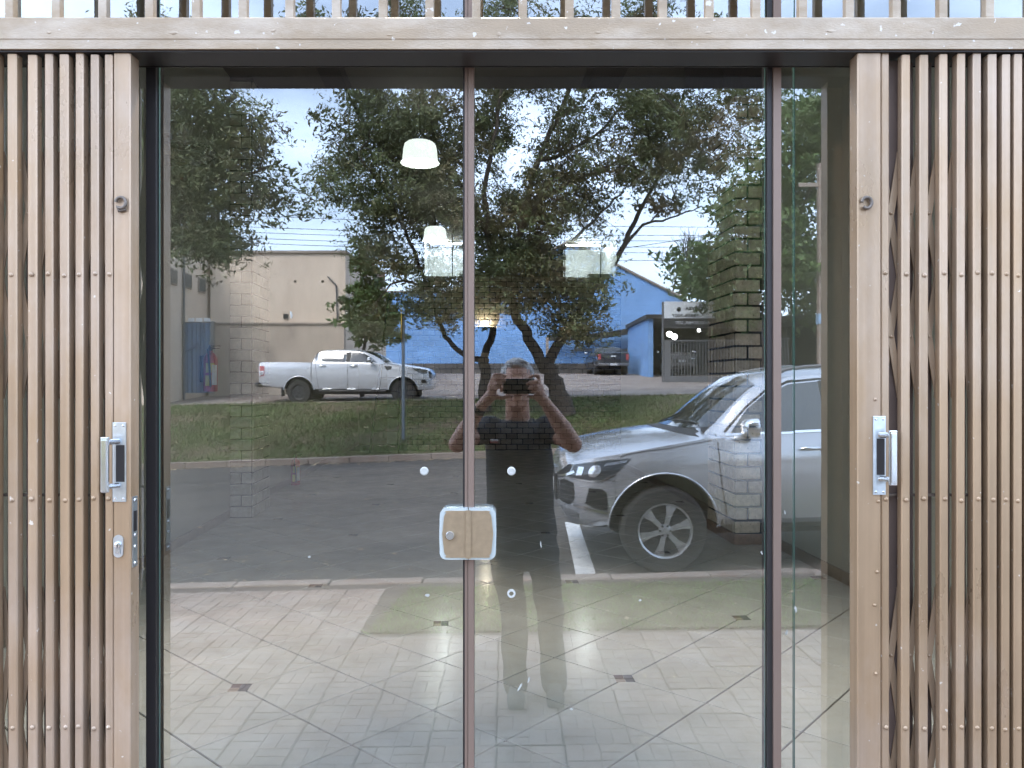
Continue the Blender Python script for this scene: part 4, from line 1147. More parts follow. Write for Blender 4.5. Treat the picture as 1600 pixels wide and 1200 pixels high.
def text(s, uc, vc, hpx, wpx, matl, bold=0.0):
    """writing on the board: faces the street, so it reads backwards in the glass"""
    cu = bpy.data.curves.new('lettering', 'FONT')
    cu.body = s; cu.align_x = 'CENTER'; cu.align_y = 'CENTER'; cu.size = 1.0; cu.extrude = 0.01; cu.offset = bold
    o = bpy.data.objects.new('lettering', cu); col.objects.link(o)
    dg = bpy.context.evaluated_depsgraph_get()
    me = bpy.data.meshes.new_from_object(o.evaluated_get(dg))
    bpy.data.objects.remove(o)
    co = np.zeros(len(me.vertices) * 3, np.float32); me.vertices.foreach_get('co', co); co = co.reshape(-1, 3)
    ext = co.max(0) - co.min(0)
    k = SD / F
    co[:, 0] = (co[:, 0] - (co[:, 0].max() + co[:, 0].min()) / 2) * wpx * k / ext[0]
    co[:, 1] = (co[:, 1] - (co[:, 1].max() + co[:, 1].min()) / 2) * hpx * k / ext[1]
    me.vertices.foreach_set('co', co.ravel()); me.update()
    me.materials.clear(); me.materials.append(matl)
    t = link('lettering', me, sg)
    t.rotation_euler = (R(90), 0, R(180))
    t.location = ((uc - 800) * k, 0.008, zv(vc, SD))
text('LAVA CAR', 1107, 476.8, 3.4, 32, M['ink'], 0.012)
text('PARQUE DA GÁVEA', 1108, 481.5, 7.0, 75, M['ink'], 0.02)
text('98858-7007', 1071, 493, 4.6, 42, M['ink'], 0.01)
text('AV.GUEDNER, 2697', 1082, 504.5, 5.5, 54, M['ink_pale'], 0.012)
lc = V(1060.5, 483, SD)
em = MB().lathe([(0.10, 0), (0.10, 0.012), (0.075, 0.012), (0.075, 0)], 'y', 18, (lc.x, 0.012, lc.z)).build('emblem', M['ink'], sg)
MB().tube([(lc.x + 0.06 * math.cos(a), 0.012, lc.z + 0.02 + 0.035 * math.sin(a)) for a in np.linspace(-0.5, 3.6, 10)], 0.012, 5).build('emblem', M['grey_metal'], sg)
gt = thing('bar_gate', 'grey barred gate with solid foot below the car wash sign', 'gate', (sx0, ys, zg(sx0, ys)))
g0, g1 = sx0, sx1 + 2.4
zb_, zt_ = zv(602, SD), zv(531, SD)
part(gt, 'foot_panel', MB().box(g0, g1, ys - 0.05, ys + 0.01, zb_, zv(588, SD)), M['grey_metal'])
part(gt, 'frame', MB().box(g0, g1, ys - 0.04, ys, zt_ - 0.06, zt_).box(g0, g0 + 0.28, ys - 0.05, ys + 0.012, zv(588, SD) + .002, zt_ - 0.062), M['grey_metal'])
x = g0 + 0.36
bm_ = MB().box(-0.018, 0.018, -0.03, 0.0, 0, zt_ - 0.062 - zv(588, SD) - .004).mesh('bar', M['grey_metal'])
while x < g1:
    o = link('bar', bm_, gt); o.location = Vector((x, ys, zv(588, SD) + 0.003)) - Vector(gt.location)
    x += 0.135
# concrete utility pole and signpost
pp = V(1284, 600, 30)
po = thing('utility_pole', 'pale concrete utility pole behind the silver car', 'pole', (pp.x, pp.y, zg(pp.x, pp.y)))
MB().box(-0.16, 0.16, -0.12, 0.12, 0, 8.6, 0.02).build('shaft', M['kerb'], po)
MB().box(-0.18, 0.18, -0.14, 0.14, 2.35, 2.75).build('band', mat('blue_band', (0.25, 0.38, 0.52), 0.6, 0, 0.1, 5), po)
MB().box(-0.9, 0.9, -0.06, 0.06, 7.7, 7.85).build('crossarm', M['coping'], po)
sp = V(630, 690, 18.3)
spo = thing('sign_post', 'thin grey post with yellow sign seen edge on, on the grass bank', 'sign', (sp.x, sp.y, zg(sp.x, sp.y)))
MB().tube([(0, 0, -0.05), (0, 0, 2.95)], 0.038, 10).build('post', mat('post_grey', (0.14, 0.16, 0.18), 0.5, 0.3, 0.1, 5), spo, 40)
pl2 = [(0.42 * math.cos(a), 2.72 + 0.42 * math.sin(a)) for a in np.linspace(0, 2 * math.pi, 5)[:-1]]
pn = MB().prism(pl2, 'y', 0.042, 0.05).build('panel', mat('yellow_sign', (0.55, 0.36, 0.05), 0.5, 0, 0.1, 5), spo)
pn.rotation_euler = (0, 0, R(80))

# power lines
M['wire'] = mat('power_cable', (0.03, 0.03, 0.03), 0.6, 0, 0, 1)
def wire(label, a, b, sag):
    pts = [a.lerp(b, t) + Vector((0, 0, -sag * 4 * t * (1 - t))) for t in np.linspace(0, 1, 24)]
    tag(MB().tube(pts, 0.011, 5).build('power_line', M['wire']), label, 'cable', 'overhead cables')
for k, (v0, v1, v2) in enumerate(((318, 318, 352), (338, 338, 362), (346, 346, 371), (355, 354, 381), (362, 361, 391), (381, 375, 399))):
    nm = ['topmost', 'second from top', 'third from top', 'fourth from top', 'fifth from top', 'lowest'][k]
    wire(nm + ' of the thin overhead cables crossing the sky', V(120, v0 + 4, 30), V(1500, v2, 30), 0.35)
a, b = V(940, 392, 26), V(1200, 338, 30)
wire('slanting overhead cable rising to the right across the sky', V(760, 410, 24), V(1284, 330, 30), 0.25)

# ------------------------------------------------------------------ trees
M['bark'] = mat('bark', (0.055, 0.042, 0.032), 0.9, 0, 0.3, 9, 0.8, 25, stretch=(1, 1, 0.3))
M['leaf'] = mat('leaf', (0.115, 0.14, 0.055), 0.55, 0, 0.2, 0.8, attr=0.5, tint=(0.135, 0.10, 0.05), tint_scale=0.55, tint_lo=0.48, tint_hi=0.66, trans=0.30)
M['leaf_bright'] = mat('leaf_bright', (0.085, 0.135, 0.04), 0.5, 0, 0.2, 0.8, attr=0.45, trans=0.3)
M['leaf_dark'] = mat('leaf_dark', (0.04, 0.07, 0.024), 0.55, 0, 0.2, 0.8, attr=0.45, trans=0.25)
def leaves(name, centers, radii, per, size, matl, parent, seed, flat=0.6, slim=0.30, droop=0.5):
    r_ = np.random.default_rng(seed)
    C_ = np.repeat(np.array(centers), per, 0); RR = np.repeat(np.array(radii), per)
    n = len(C_)
    off = r_.normal(0, 0.5, (n, 3)); off[:, 2] *= flat
    # sprays: leaves gather along short sprays inside each clump
    ns = max(6, per // 14)
    cl = np.repeat(np.arange(len(centers)), per); sp_ = cl * ns + r_.integers(0, ns, n)
    so = r_.normal(0, 0.52, (len(centers) * ns, 3)); so[:, 2] *= flat
    off = so[sp_] + off * 0.30
    c = C_ + off * RR[:, None]
    a = r_.uniform(0, 2 * np.pi, n); el = r_.normal(-droop, 0.45, n)
    u = np.stack([np.cos(a) * np.cos(el), np.sin(a) * np.cos(el), np.sin(el)], 1)
    w = np.cross(u, r_.normal(0, 1, (n, 3))); w /= np.linalg.norm(w, axis=1)[:, None] + 1e-6
    s = size * r_.uniform(0.45, 1.55, n) * (0.75 + 0.5 * r_.uniform(0, 1, len(centers))[cl])
    u *= s[:, None]; w *= (s * slim)[:, None]
    vv = np.stack([c - u, c - w + u * 0.1, c + u, c + w + u * 0.1], 1).reshape(-1, 3)
    tint = np.clip(0.35 * r_.uniform(0, 1, n) + 0.65 * r_.uniform(0, 1, len(centers))[cl], 0, 1)
    return raw_mesh(name, vv, 4, matl, parent, tint)
def limb(b_, pts, r0, r1, rg, jitter=0.05, sub=4):
    P_ = [Vector(p) for p in pts]; res = []
    for i in range(len(P_) - 1):
        p_1 = P_[max(i - 1, 0)]; p0, p1 = P_[i], P_[i + 1]; p2 = P_[min(i + 2, len(P_) - 1)]
        for k in range(sub):
            t = k / sub
            res.append(0.5 * ((2 * p0) + (p1 - p_1) * t + (2 * p_1 - 5 * p0 + 4 * p1 - p2) * t * t + (3 * p0 - p_1 - 3 * p1 + p2) * t ** 3))
    res.append(P_[-1])
    res = [p + Vector((rg.uniform(-1, 1), rg.uniform(-1, 1), rg.uniform(-1, 1))) * jitter * (1 if 0 < i < len(res) - 1 else 0) for i, p in enumerate(res)]
    n = len(res)
    b_.tube(res, [r0 + (r1 - r0) * (i / (n - 1)) ** 0.8 for i in range(n)], 8 if r0 > 0.06 else 5)
    return res
def make_tree(name, label, base, limbs, clump_fn, nclump, per, lsize, matl, seed, crad=(0.55, 1.0), twig=0.028, group=None, **kw):
    rg = random.Random(seed)
    t = thing(name, label, 'tree', base, 0, group)
    B = Vector(base)
    wood = MB(); nodes = []
    for pts, r0, r1 in limbs:
        nodes += limb(wood, [Vector(p) - B for p in pts], r0, r1, rg, 0.03 + r0 * 0.1)[2:]
    upper = [p for p in nodes if p.z > 1.6] or nodes
    cs, rs = [], []
    for _ in range(nclump):
        c = Vector(clump_fn(rg)) - B
        rr = rg.uniform(*crad)
        cs.append(tuple(c)); rs.append(rr)
        n_ = min(upper, key=lambda p: (p - c).length + max(0, p.z - c.z) * 0.5)
        if (n_ - c).length > 0.3:
            mid = n_.lerp(c, 0.5) + Vector((rg.uniform(-.3, .3), rg.uniform(-.3, .3), rg.uniform(0, .35)))
            r_ = limb(wood, [n_, mid, c], min(0.05, twig * (0.6 + 0.25 * (n_ - c).length)), 0.008, rg, 0.04, 3)
            upper += r_[3:]
            for q in range(4):
                e = c + Vector((rg.gauss(0, .5), rg.gauss(0, .5), rg.gauss(-.05, .35))) * rr
                wood.tube([c.lerp(mid, 0.25), c.lerp(e, 0.5) + Vector((0, 0, 0.06)), e], [0.010, 0.007, 0.004], 4)
    wood.build('trunk', M['bark'], t, 60)
    leaves('crown', cs, rs, per, lsize, matl, t, seed, **kw)
    return t
def clump_in(polys, d0, d1):
    """clump centres inside a list of ellipses (u, v, ru, rv, weight) measured on the photo, spread in depth"""
    ws = [p[4] for p in polys]
    def f(rg):
        u, v, ru, rv, _ = rg.choices(polys, ws)[0]
        a = rg.uniform(0, 2 * math.pi); r_ = math.sqrt(rg.random())
        return V(u + ru * r_ * math.cos(a), v + rv * r_ * math.sin(a), rg.uniform(d0, d1))
    return f
TA = V(886, 640, 20.3); TA.z = zg(TA.x, TA.y) - 0.05
limbsA = [
    ([TA, V(868, 600, 20.3), V(850, 568, 20.3)], 0.26, 0.21),
    ([V(850, 570, 20.3), V(826, 528, 20.2), V(806, 492, 20.0), V(800, 440, 19.8), V(812, 360, 19.6), V(840, 250, 19.4), V(880, 160, 19.2), V(905, 80, 19)], 0.17, 0.04),
    ([V(852, 572, 20.3), V(876, 530, 20.4), V(905, 488, 20.6), V(935, 440, 20.8), V(968, 395, 21), V(1000, 330, 21.1), V(1040, 260, 21.3), V(1080, 180, 21.4)], 0.16, 0.03),
    ([V(968, 395, 21), V(1005, 352, 21.2), V(1045, 342, 21.4), V(1090, 325, 21.6)], 0.06, 0.015),
    ([V(812, 360, 19.6), V(862, 300, 19.2), V(930, 268, 19), V(1010, 235, 18.8)], 0.09, 0.02),
    ([V(806, 480, 20), V(770, 400, 19.4), V(758, 300, 19), V(775, 200, 18.6), V(790, 90, 18.4)], 0.10, 0.03),
    ([V(840, 250, 19.4), V(900, 232, 19.6), V(960, 180, 19.8), V(1010, 120, 20)], 0.06, 0.02),
    ([V(800, 440, 19.8), V(880, 390, 20.2), V(940, 330, 20.4), V(975, 300, 20.4)], 0.07, 0.02),
]
ellA = [(830, 210, 110, 130, 5), (960, 200, 110, 90, 4), (1080, 190, 95, 75, 4), (1040, 280, 90, 50, 2), (880, 310, 90, 45, 2.5), (800, 370, 55, 45, 2), (905, 440, 42, 45, 1.3), (900, 505, 36, 24, 0.7), (835, 430, 50, 50, 1.6), (1150, 180, 45, 60, 1.5), (900, 60, 240, 60, 4), (955, 385, 30, 18, 0.3)]
make_tree('street_tree', 'forked tree on the grass bank to the right, wide crown', TA, limbsA, clump_in(ellA, 18.2, 22.4), 235, 430, 0.058, M['leaf'], 21, crad=(0.38, 0.85), group='trees on the grass bank')
TB = V(757, 640, 20.8); TB.z = zg(TB.x, TB.y) - 0.05
limbsB = [
    ([TB, V(757, 600, 20.8), V(757, 560, 20.8)], 0.17, 0.14),
    ([V(757, 562, 20.8), V(738, 560, 20.7), V(712, 545, 20.5), V(690, 515, 20.2), V(668, 450, 19.8), V(640, 380, 19.4), V(600, 300, 19), V(560, 240, 18.7)], 0.09, 0.03),
    ([V(757, 562, 20.8), V(768, 520, 20.7), V(778, 470, 20.5), V(770, 390, 20.2), V(740, 320, 20), V(690, 240, 19.8), V(660, 150, 19.6), V(650, 60, 19.5)], 0.11, 0.04),
    ([V(740, 320, 20), V(680, 300, 19.7), V(620, 255, 19.5), V(560, 180, 19.3)], 0.08, 0.02),
    ([V(668, 450, 19.8), V(620, 440, 19.6), V(590, 470, 19.5)], 0.05, 0.015),
]
ellB = [(615, 200, 80, 80, 3.6), (680, 210, 80, 110, 4), (575, 265, 70, 45, 1.9), (640, 300, 90, 45, 3), (700, 340, 60, 40, 2), (545, 165, 30, 30, 0.5), (600, 400, 30, 45, 0.9), (590, 495, 36, 26, 0.8), (690, 455, 45, 55, 1.6), (765, 450, 45, 50, 1.6), (620, 60, 170, 50, 3), (530, 320, 35, 20, 0.5)]
make_tree('street_tree', 'leafy tree on the grass bank beside the sign post', TB, limbsB, clump_in(ellB, 18.0, 21.6), 205, 430, 0.058, M['leaf'], 22, crad=(0.38, 0.85), group='trees on the grass bank')
TC = Vector((-9.6, -13.2, 0)); TC.z = 0.0
limbsC = [
    ([TC, TC + Vector((0.2, 0, 2)), TC + Vector((0.5, .2, 3.6))], 0.25, 0.18),
    ([TC + Vector((0.5, .2, 3.5)), V(250, 260, 14.2), V(310, 200, 14), V(370, 150, 13.8)], 0.14, 0.03),
    ([TC + Vector((0.5, .2, 3.5)), V(230, 180, 14.4), V(270, 80, 14.2)], 0.14, 0.03),
    ([V(250, 260, 14.2), V(320, 280, 14), V(390, 270, 13.8), V(440, 250, 13.6)], 0.06, 0.015),
    ([V(250, 260, 14.2), V(300, 330, 14), V(350, 360, 13.9)], 0.05, 0.012),
]
ellC = [(290, 190, 90, 75, 4), (300, 270, 90, 60, 3.5), (310, 345, 60, 45, 2.2), (365, 225, 45, 45, 1.3), (400, 310, 32, 22, 0.7), (280, 90, 100, 50, 3), (240, 330, 60, 60, 2), (345, 375, 34, 22, 0.7)]
make_tree('street_tree', 'tree hanging in from the left above the beige building', TC, limbsC, clump_in(ellC, 13.0, 15.4), 140, 430, 0.050, M['leaf'], 23, crad=(0.38, 0.72), group='trees on the grass bank')
TD = Vector((V(1190, 0, 33).x, -CAM_Y - 33, 1.5))
limbsD = [([TD, V(1185, 540, 33), V(1180, 470, 33), V(1185, 400, 33), V(1190, 300, 33)], 0.3, 0.06), ([V(1180, 470, 33), V(1130, 420, 33), V(1105, 400, 33)], 0.12, 0.03), ([V(1185, 450, 33), V(1240, 360, 33), V(1270, 280, 33)], 0.14, 0.03)]
ellD = [(1180, 330, 55, 90, 3), (1120, 420, 38, 40, 1.6), (1180, 430, 55, 45, 2), (1250, 300, 60, 140, 4), (1270, 440, 45, 60, 2), (1150, 480, 30, 20, 0.5), (1290, 180, 60, 60, 2)]
make_tree('garden_tree', 'dense dark green tree behind the brick column, right of the sign', TD, limbsD, clump_in(ellD, 31, 36), 170, 230, 0.125, M['leaf_bright'], 24, crad=(0.9, 1.5), slim=0.4)
TE = Vector((V(566, 0, 26).x, -CAM_Y - 26, zg(-5, -24.2)))
limbsE = [([TE, V(568, 560, 26), V(572, 500, 26), V(578, 440, 26)], 0.08, 0.03)]
ellE = [(590, 505, 38, 24, 2.0), (568, 420, 14, 45, 1.0), (575, 465, 22, 28, 0.8)]
make_tree('young_tree', 'bright leafed young tree against the blue wall behind the pickup', TE, limbsE, clump_in(ellE, 25.5, 26.5), 32, 170, 0.095, M['leaf_bright'], 25, crad=(0.45, 0.7), slim=0.45)
# bare tree against the sky
TF = Vector((V(1048, 0, 56).x, -CAM_Y - 56, 2.4))
bt = thing('bare_tree', 'leafless branching tree above the blue roof', 'tree', TF)
wood = MB(); rg = random.Random(8)
def bare(p, dr_, ln, r_, lev):
    e = p + dr_ * ln
    mid = p.lerp(e, 0.5) + Vector((rg.uniform(-1, 1), rg.uniform(-1, 1), rg.uniform(-.3, .6))) * ln * 0.08
    wood.tube([p, mid, e], [r_, r_ * 0.85, r_ * 0.7], 6 if lev < 2 else 4)
    if lev >= 5: return
    for k in range(3 if lev < 4 else 2):
        nd = (dr_ + Vector((rg.uniform(-1, 1), rg.uniform(-1, 1), rg.uniform(-.1, .6))) * 0.62).normalized()
        bare(e if k else mid.lerp(e, 0.6), nd, ln * rg.uniform(0.62, 0.8), r_ * 0.62, lev + 1)
bare(Vector((0, 0, 0)), Vector((0, 0, 1)), 3.6, 0.20, 0)
wood.build('trunk', M['bark'], bt)
# =================================================================== VEHICLES
M['silver'] = mat('silver_paint', (0.52, 0.54, 0.57), 0.24, 0.65, 0.02, 3, coat=0.8)
M['white_paint'] = mat('white_car_paint', (0.56, 0.58, 0.61), 0.3, 0.35, 0.03, 3, coat=0.7)
M['dark_paint'] = mat('dark_car_paint', (0.035, 0.04, 0.048), 0.3, 0.3, 0.05, 3, coat=0.7)
M['black_trim'] = mat('black_trim', (0.018, 0.018, 0.019), 0.5, 0, 0.15, 20)
M['tyre'] = mat('tyre_rubber', (0.022, 0.021, 0.021), 0.85, 0, 0.2, 20)
M['rim'] = mat('alloy_rim', (0.52, 0.53, 0.54), 0.28, 0.8, 0.06, 20)
M['dark_rim'] = mat('dark_alloy_rim', (0.06, 0.06, 0.062), 0.4, 0.6, 0.1, 20)
M['car_glass'] = mat('car_glass', (0.018, 0.022, 0.024), 0.03, 0, 0.1, 2, spec=0.9, coat=1.0)
M['lamp_glass'] = mat('lamp_glass', (0.07, 0.08, 0.09), 0.05, 0.3, 0.1, 20, coat=1.0)
M['lamp_bright'] = mat('lamp_reflector', (0.75, 0.78, 0.82), 0.12, 0.9, 0.1, 30, coat=1.0)
M['red_lens'] = mat('red_lens', (0.40, 0.012, 0.02), 0.12, 0, 0.1, 20, coat=1.0)
M['plate'] = mat('blank_plate', (0.55, 0.56, 0.57), 0.4, 0, 0.05, 20)

def smooth_curve(xs, ys):
    xs = np.array(xs, float); ys = np.array(ys, float)
    h = np.diff(xs); dl = np.diff(ys) / h
    m = np.zeros(len(xs)); m[0], m[-1] = dl[0], dl[-1]
    for i in range(1, len(xs) - 1):
        m[i] = 0 if dl[i - 1] * dl[i] <= 0 else 2 * dl[i - 1] * dl[i] / (dl[i - 1] + dl[i])
    def f(x):
        x = min(max(x, xs[0]), xs[-1])
        i = min(int(np.searchsorted(xs, x, 'right')) - 1, len(h) - 1)
        t = (x - xs[i]) / h[i]
        return float((2 * t ** 3 - 3 * t * t + 1) * ys[i] + (t ** 3 - 2 * t * t + t) * h[i] * m[i] + (-2 * t ** 3 + 3 * t * t) * ys[i + 1] + (t ** 3 - t * t) * h[i] * m[i + 1])
    return f
class Car:
    """a body shell from smooth outlines: x runs from the nose back, z up from the road"""
    def __init__(s, L, zs, zb, ze, zt, wb, we):
        s.L = L
        s.zs, s.zb, s.ze, s.zt, s.wb, s.we = [smooth_curve(*c) for c in (zs, zb, ze, zt, wb, we)]
    def W(s, x, z):
        zs, zb, ze = s.zs(x), s.zb(x), max(s.ze(x), s.zb(x))
        wb = s.wb(x)
        if z <= zb:
            t = max(0, min(1, (z - zs) / max(zb - zs, 1e-3)))
            k = 0.945 + 0.055 * math.sin(min(1, t / 0.62) * math.pi / 2) if t < 0.62 else 1.0 - 0.045 * ((t - 0.62) / 0.38) ** 2
            # shoulder crease
            k += 0.010 * math.exp(-((t - 0.80) / 0.05) ** 2)
            return wb * k
        w0 = wb * 0.955
        if ze - zb < 0.01: return w0
        t = min(1, (z - zb) / (ze - zb))
        w1 = min(s.we(x), w0)
        return w0 + (w1 - w0) * (t + 0.16 * t * (t - 1) * -1 * 0.6)
    def edge(s, x):
        ze = max(s.ze(x), s.zb(x))
        return s.W(x, ze), ze
    def H(s, x, y):
        ye, ze = s.edge(x)
        zt = max(s.zt(x), ze + 0.004)
        t = min(1, abs(y) / max(ye, 1e-3))
        return ze + (zt - ze) * (1 - t ** 2.6)
    def ring(s, x):
        zs, zb = s.zs(x), s.zb(x); ye, ze = s.edge(x)
        half = []
        wlo = s.W(x, zs)
        half += [(0, zs), (wlo * 0.5, zs), (wlo - 0.06, zs), (wlo - 0.015, zs + 0.02)]
        for k in range(1, 15): 
            z = zs + 0.02 + (zb - zs - 0.02) * k / 14
            half.append((s.W(x, z), z))
        for k in range(1, 9):
            z = zb + (ze - zb) * k / 8
            half.append((s.W(x, z), z))
        for k in range(1, 11):
            a = k / 10
            y = ye * (1 - a ** 1.6)
            half.append((y, s.H(x, y)))
        ring = [(x, y, z) for y, z in half] + [(x, -y, z) for y, z in half[-2:0:-1]]
        return ring
    def shell(s, mats, parent, stations, arches, cutters=()):
        b = MB().loft([s.ring(x) for x in stations])
        me = b.mesh('body', mats)
        o = link('body', me, parent)
        for cx, cz, cr, yi in arches:
            for sd_ in (-1, 1):
                c = MB().lathe([(cr, yi), (cr, 1.4)], 'z', 48)
                pts = [(cx + p[0], sd_ * p[2], cz + p[1]) for p in c.v]
                s.cut(o, MB().add(pts, c.f, 1), mats)
        for c in cutters: s.cut(o, c, mats)
        shade(o.data, 32)
        return o
    def cut(s, o, c, mats):
        co = link('cutter', c.mesh('cutter', mats))
        md = o.modifiers.new('cut', 'BOOLEAN'); md.object = co; md.operation = 'DIFFERENCE'; md.solver = 'EXACT'
        dg = bpy.context.evaluated_depsgraph_get(); dg.update()
        par = o.parent; o.parent = None
        dg.update()
        me = bpy.data.meshes.new_from_object(o.evaluated_get(dg))
        o.modifiers.clear(); o.data = me; o.parent = par
        bpy.data.objects.remove(co)
    def side_patch(s, poly, side, off, cell=0.06, thick=0.0):
        """a panel cut to an outline in side view and laid on the flank"""
        bm = bmesh.new()
        vs = [bm.verts.new((p[0], 0, p[1])) for p in poly]
        bm.faces.new(vs)
        xs = [p[0] for p in poly]; zs = [p[1] for p in poly]
        x = math.floor(min(xs) / cell) * cell
        while x < max(xs):
            bmesh.ops.bisect_plane(bm, geom=bm.verts[:] + bm.edges[:] + bm.faces[:], plane_co=(x, 0, 0), plane_no=(1, 0, 0)); x += cell
        z = math.floor(min(zs) / cell) * cell
        while z < max(zs):
            bmesh.ops.bisect_plane(bm, geom=bm.verts[:] + bm.edges[:] + bm.faces[:], plane_co=(0, 0, z), plane_no=(0, 0, 1)); z += cell
        for v in bm.verts: v.co.y = side * (s.W(v.co.x, v.co.z) + off)
        return MB().bm(bm)
    def top_patch(s, xb, xt, inset, off, n=14, m=18):
        vs, fs = [], []
        for i in range(n + 1):
            for j in range(m + 1):
                q = -1 + 2 * j / m
                x0, x1 = xb(q), xt(q)
                x = x0 + (x1 - x0) * i / n
                y = q * (s.edge(x)[0] - inset)
                vs.append((x, y, s.H(x, y) + off))
        for i in range(n):
            for j in range(m): fs.append((i * (m + 1) + j, i * (m + 1) + j + 1, (i + 1) * (m + 1) + j + 1, (i + 1) * (m + 1) + j))
        return MB().add(vs, fs)
def line_poly(pts, w):
    """thin strip outline along a polyline"""
    L_, R_ = [], []
    for i, p in enumerate(pts):
        a = Vector(pts[max(i - 1, 0)]); b = Vector(pts[min(i + 1, len(pts) - 1)])
        t = (b - a).normalized(); n = Vector((-t.y, t.x)) * w / 2
        L_.append((p[0] + n.x, p[1] + n.y)); R_.append((p[0] - n.x, p[1] - n.y))
    return L_ + R_[::-1]
def make_wheel(parent, x, y, z, r_, rr, w, rim_mat, side, spokes=6):
    wh = MB().lathe([(rr * 0.98, -w / 2 + .02), (rr * 0.98, w / 2 - 0.03)], 'z', 28)
    def turn(mb): return MB().add([(p[0], side * p[2], p[1]) for p in mb.v], mb.f)
    base = turn(wh).build('wheel', M['black_trim'], parent, 40)
    base.location = (x, y, z)
    ty = MB().lathe([(rr, -w / 2), (r_ * 0.90, -w / 2), (r_ * 0.985, -w / 2 + 0.03), (r_, -w / 4), (r_, w / 4), (r_ * 0.985, w / 2 - 0.03), (r_ * 0.93, w / 2), (rr * 1.03, w / 2 + 0.004), (rr, w / 2 - 0.005)], 'z', 40, caps=False)
    turn(ty).build('tyre', M['tyre'], base, 40)
    rm = MB().lathe([(rr * 0.93, w / 2 - 0.05), (rr * 0.995, w / 2 - 0.012), (rr * 0.99, w / 2 + 0.003), (rr * 0.93, w / 2 - 0.004), (rr * 0.90, w / 2 - 0.05)], 'z', 40, caps=False)
    zf = w / 2 - 0.014
    for k in range(spokes):
        a = 2 * math.pi * k / spokes + 0.26
        def pt(r0, da, zz): return (r0 * math.cos(a + da), r0 * math.sin(a + da), zz)
        q = [pt(rr * 0.20, -0.42, zf - .004), pt(rr * 0.20, 0.42, zf - .004), pt(rr * 0.60, 0.17, zf + .006), pt(rr * 0.95, 0.21, zf), pt(rr * 0.95, -0.21, zf), pt(rr * 0.60, -0.17, zf + .006)]
        q2 = [(p[0], p[1], p[2] - 0.035) for p in q]
        rm.add(q + q2, [(0, 1, 2, 5), (5, 2, 3, 4)] + [(i, (i + 1) % 6, 6 + (i + 1) % 6, 6 + i) for i in range(6)])
    rm.lathe([(rr * 0.24, zf - 0.03), (rr * 0.24, zf), (rr * 0.15, zf + 0.004), (rr * 0.13, zf + 0.012), (0, zf + 0.012)], 'z', 20)
    rmo = turn(rm).build('rim', rim_mat, base, 35)
    nb = MB()
    for k in range(6):
        a = 2 * math.pi * k / 6
        nb.lathe([(0.011, zf), (0.009, zf + 0.012)], 'z', 6, (rr * 0.19 * math.cos(a), rr * 0.19 * math.sin(a), 0))
    tag(turn(nb).build('wheel_nuts', M['black_trim'], base), kind='stuff')
    return base

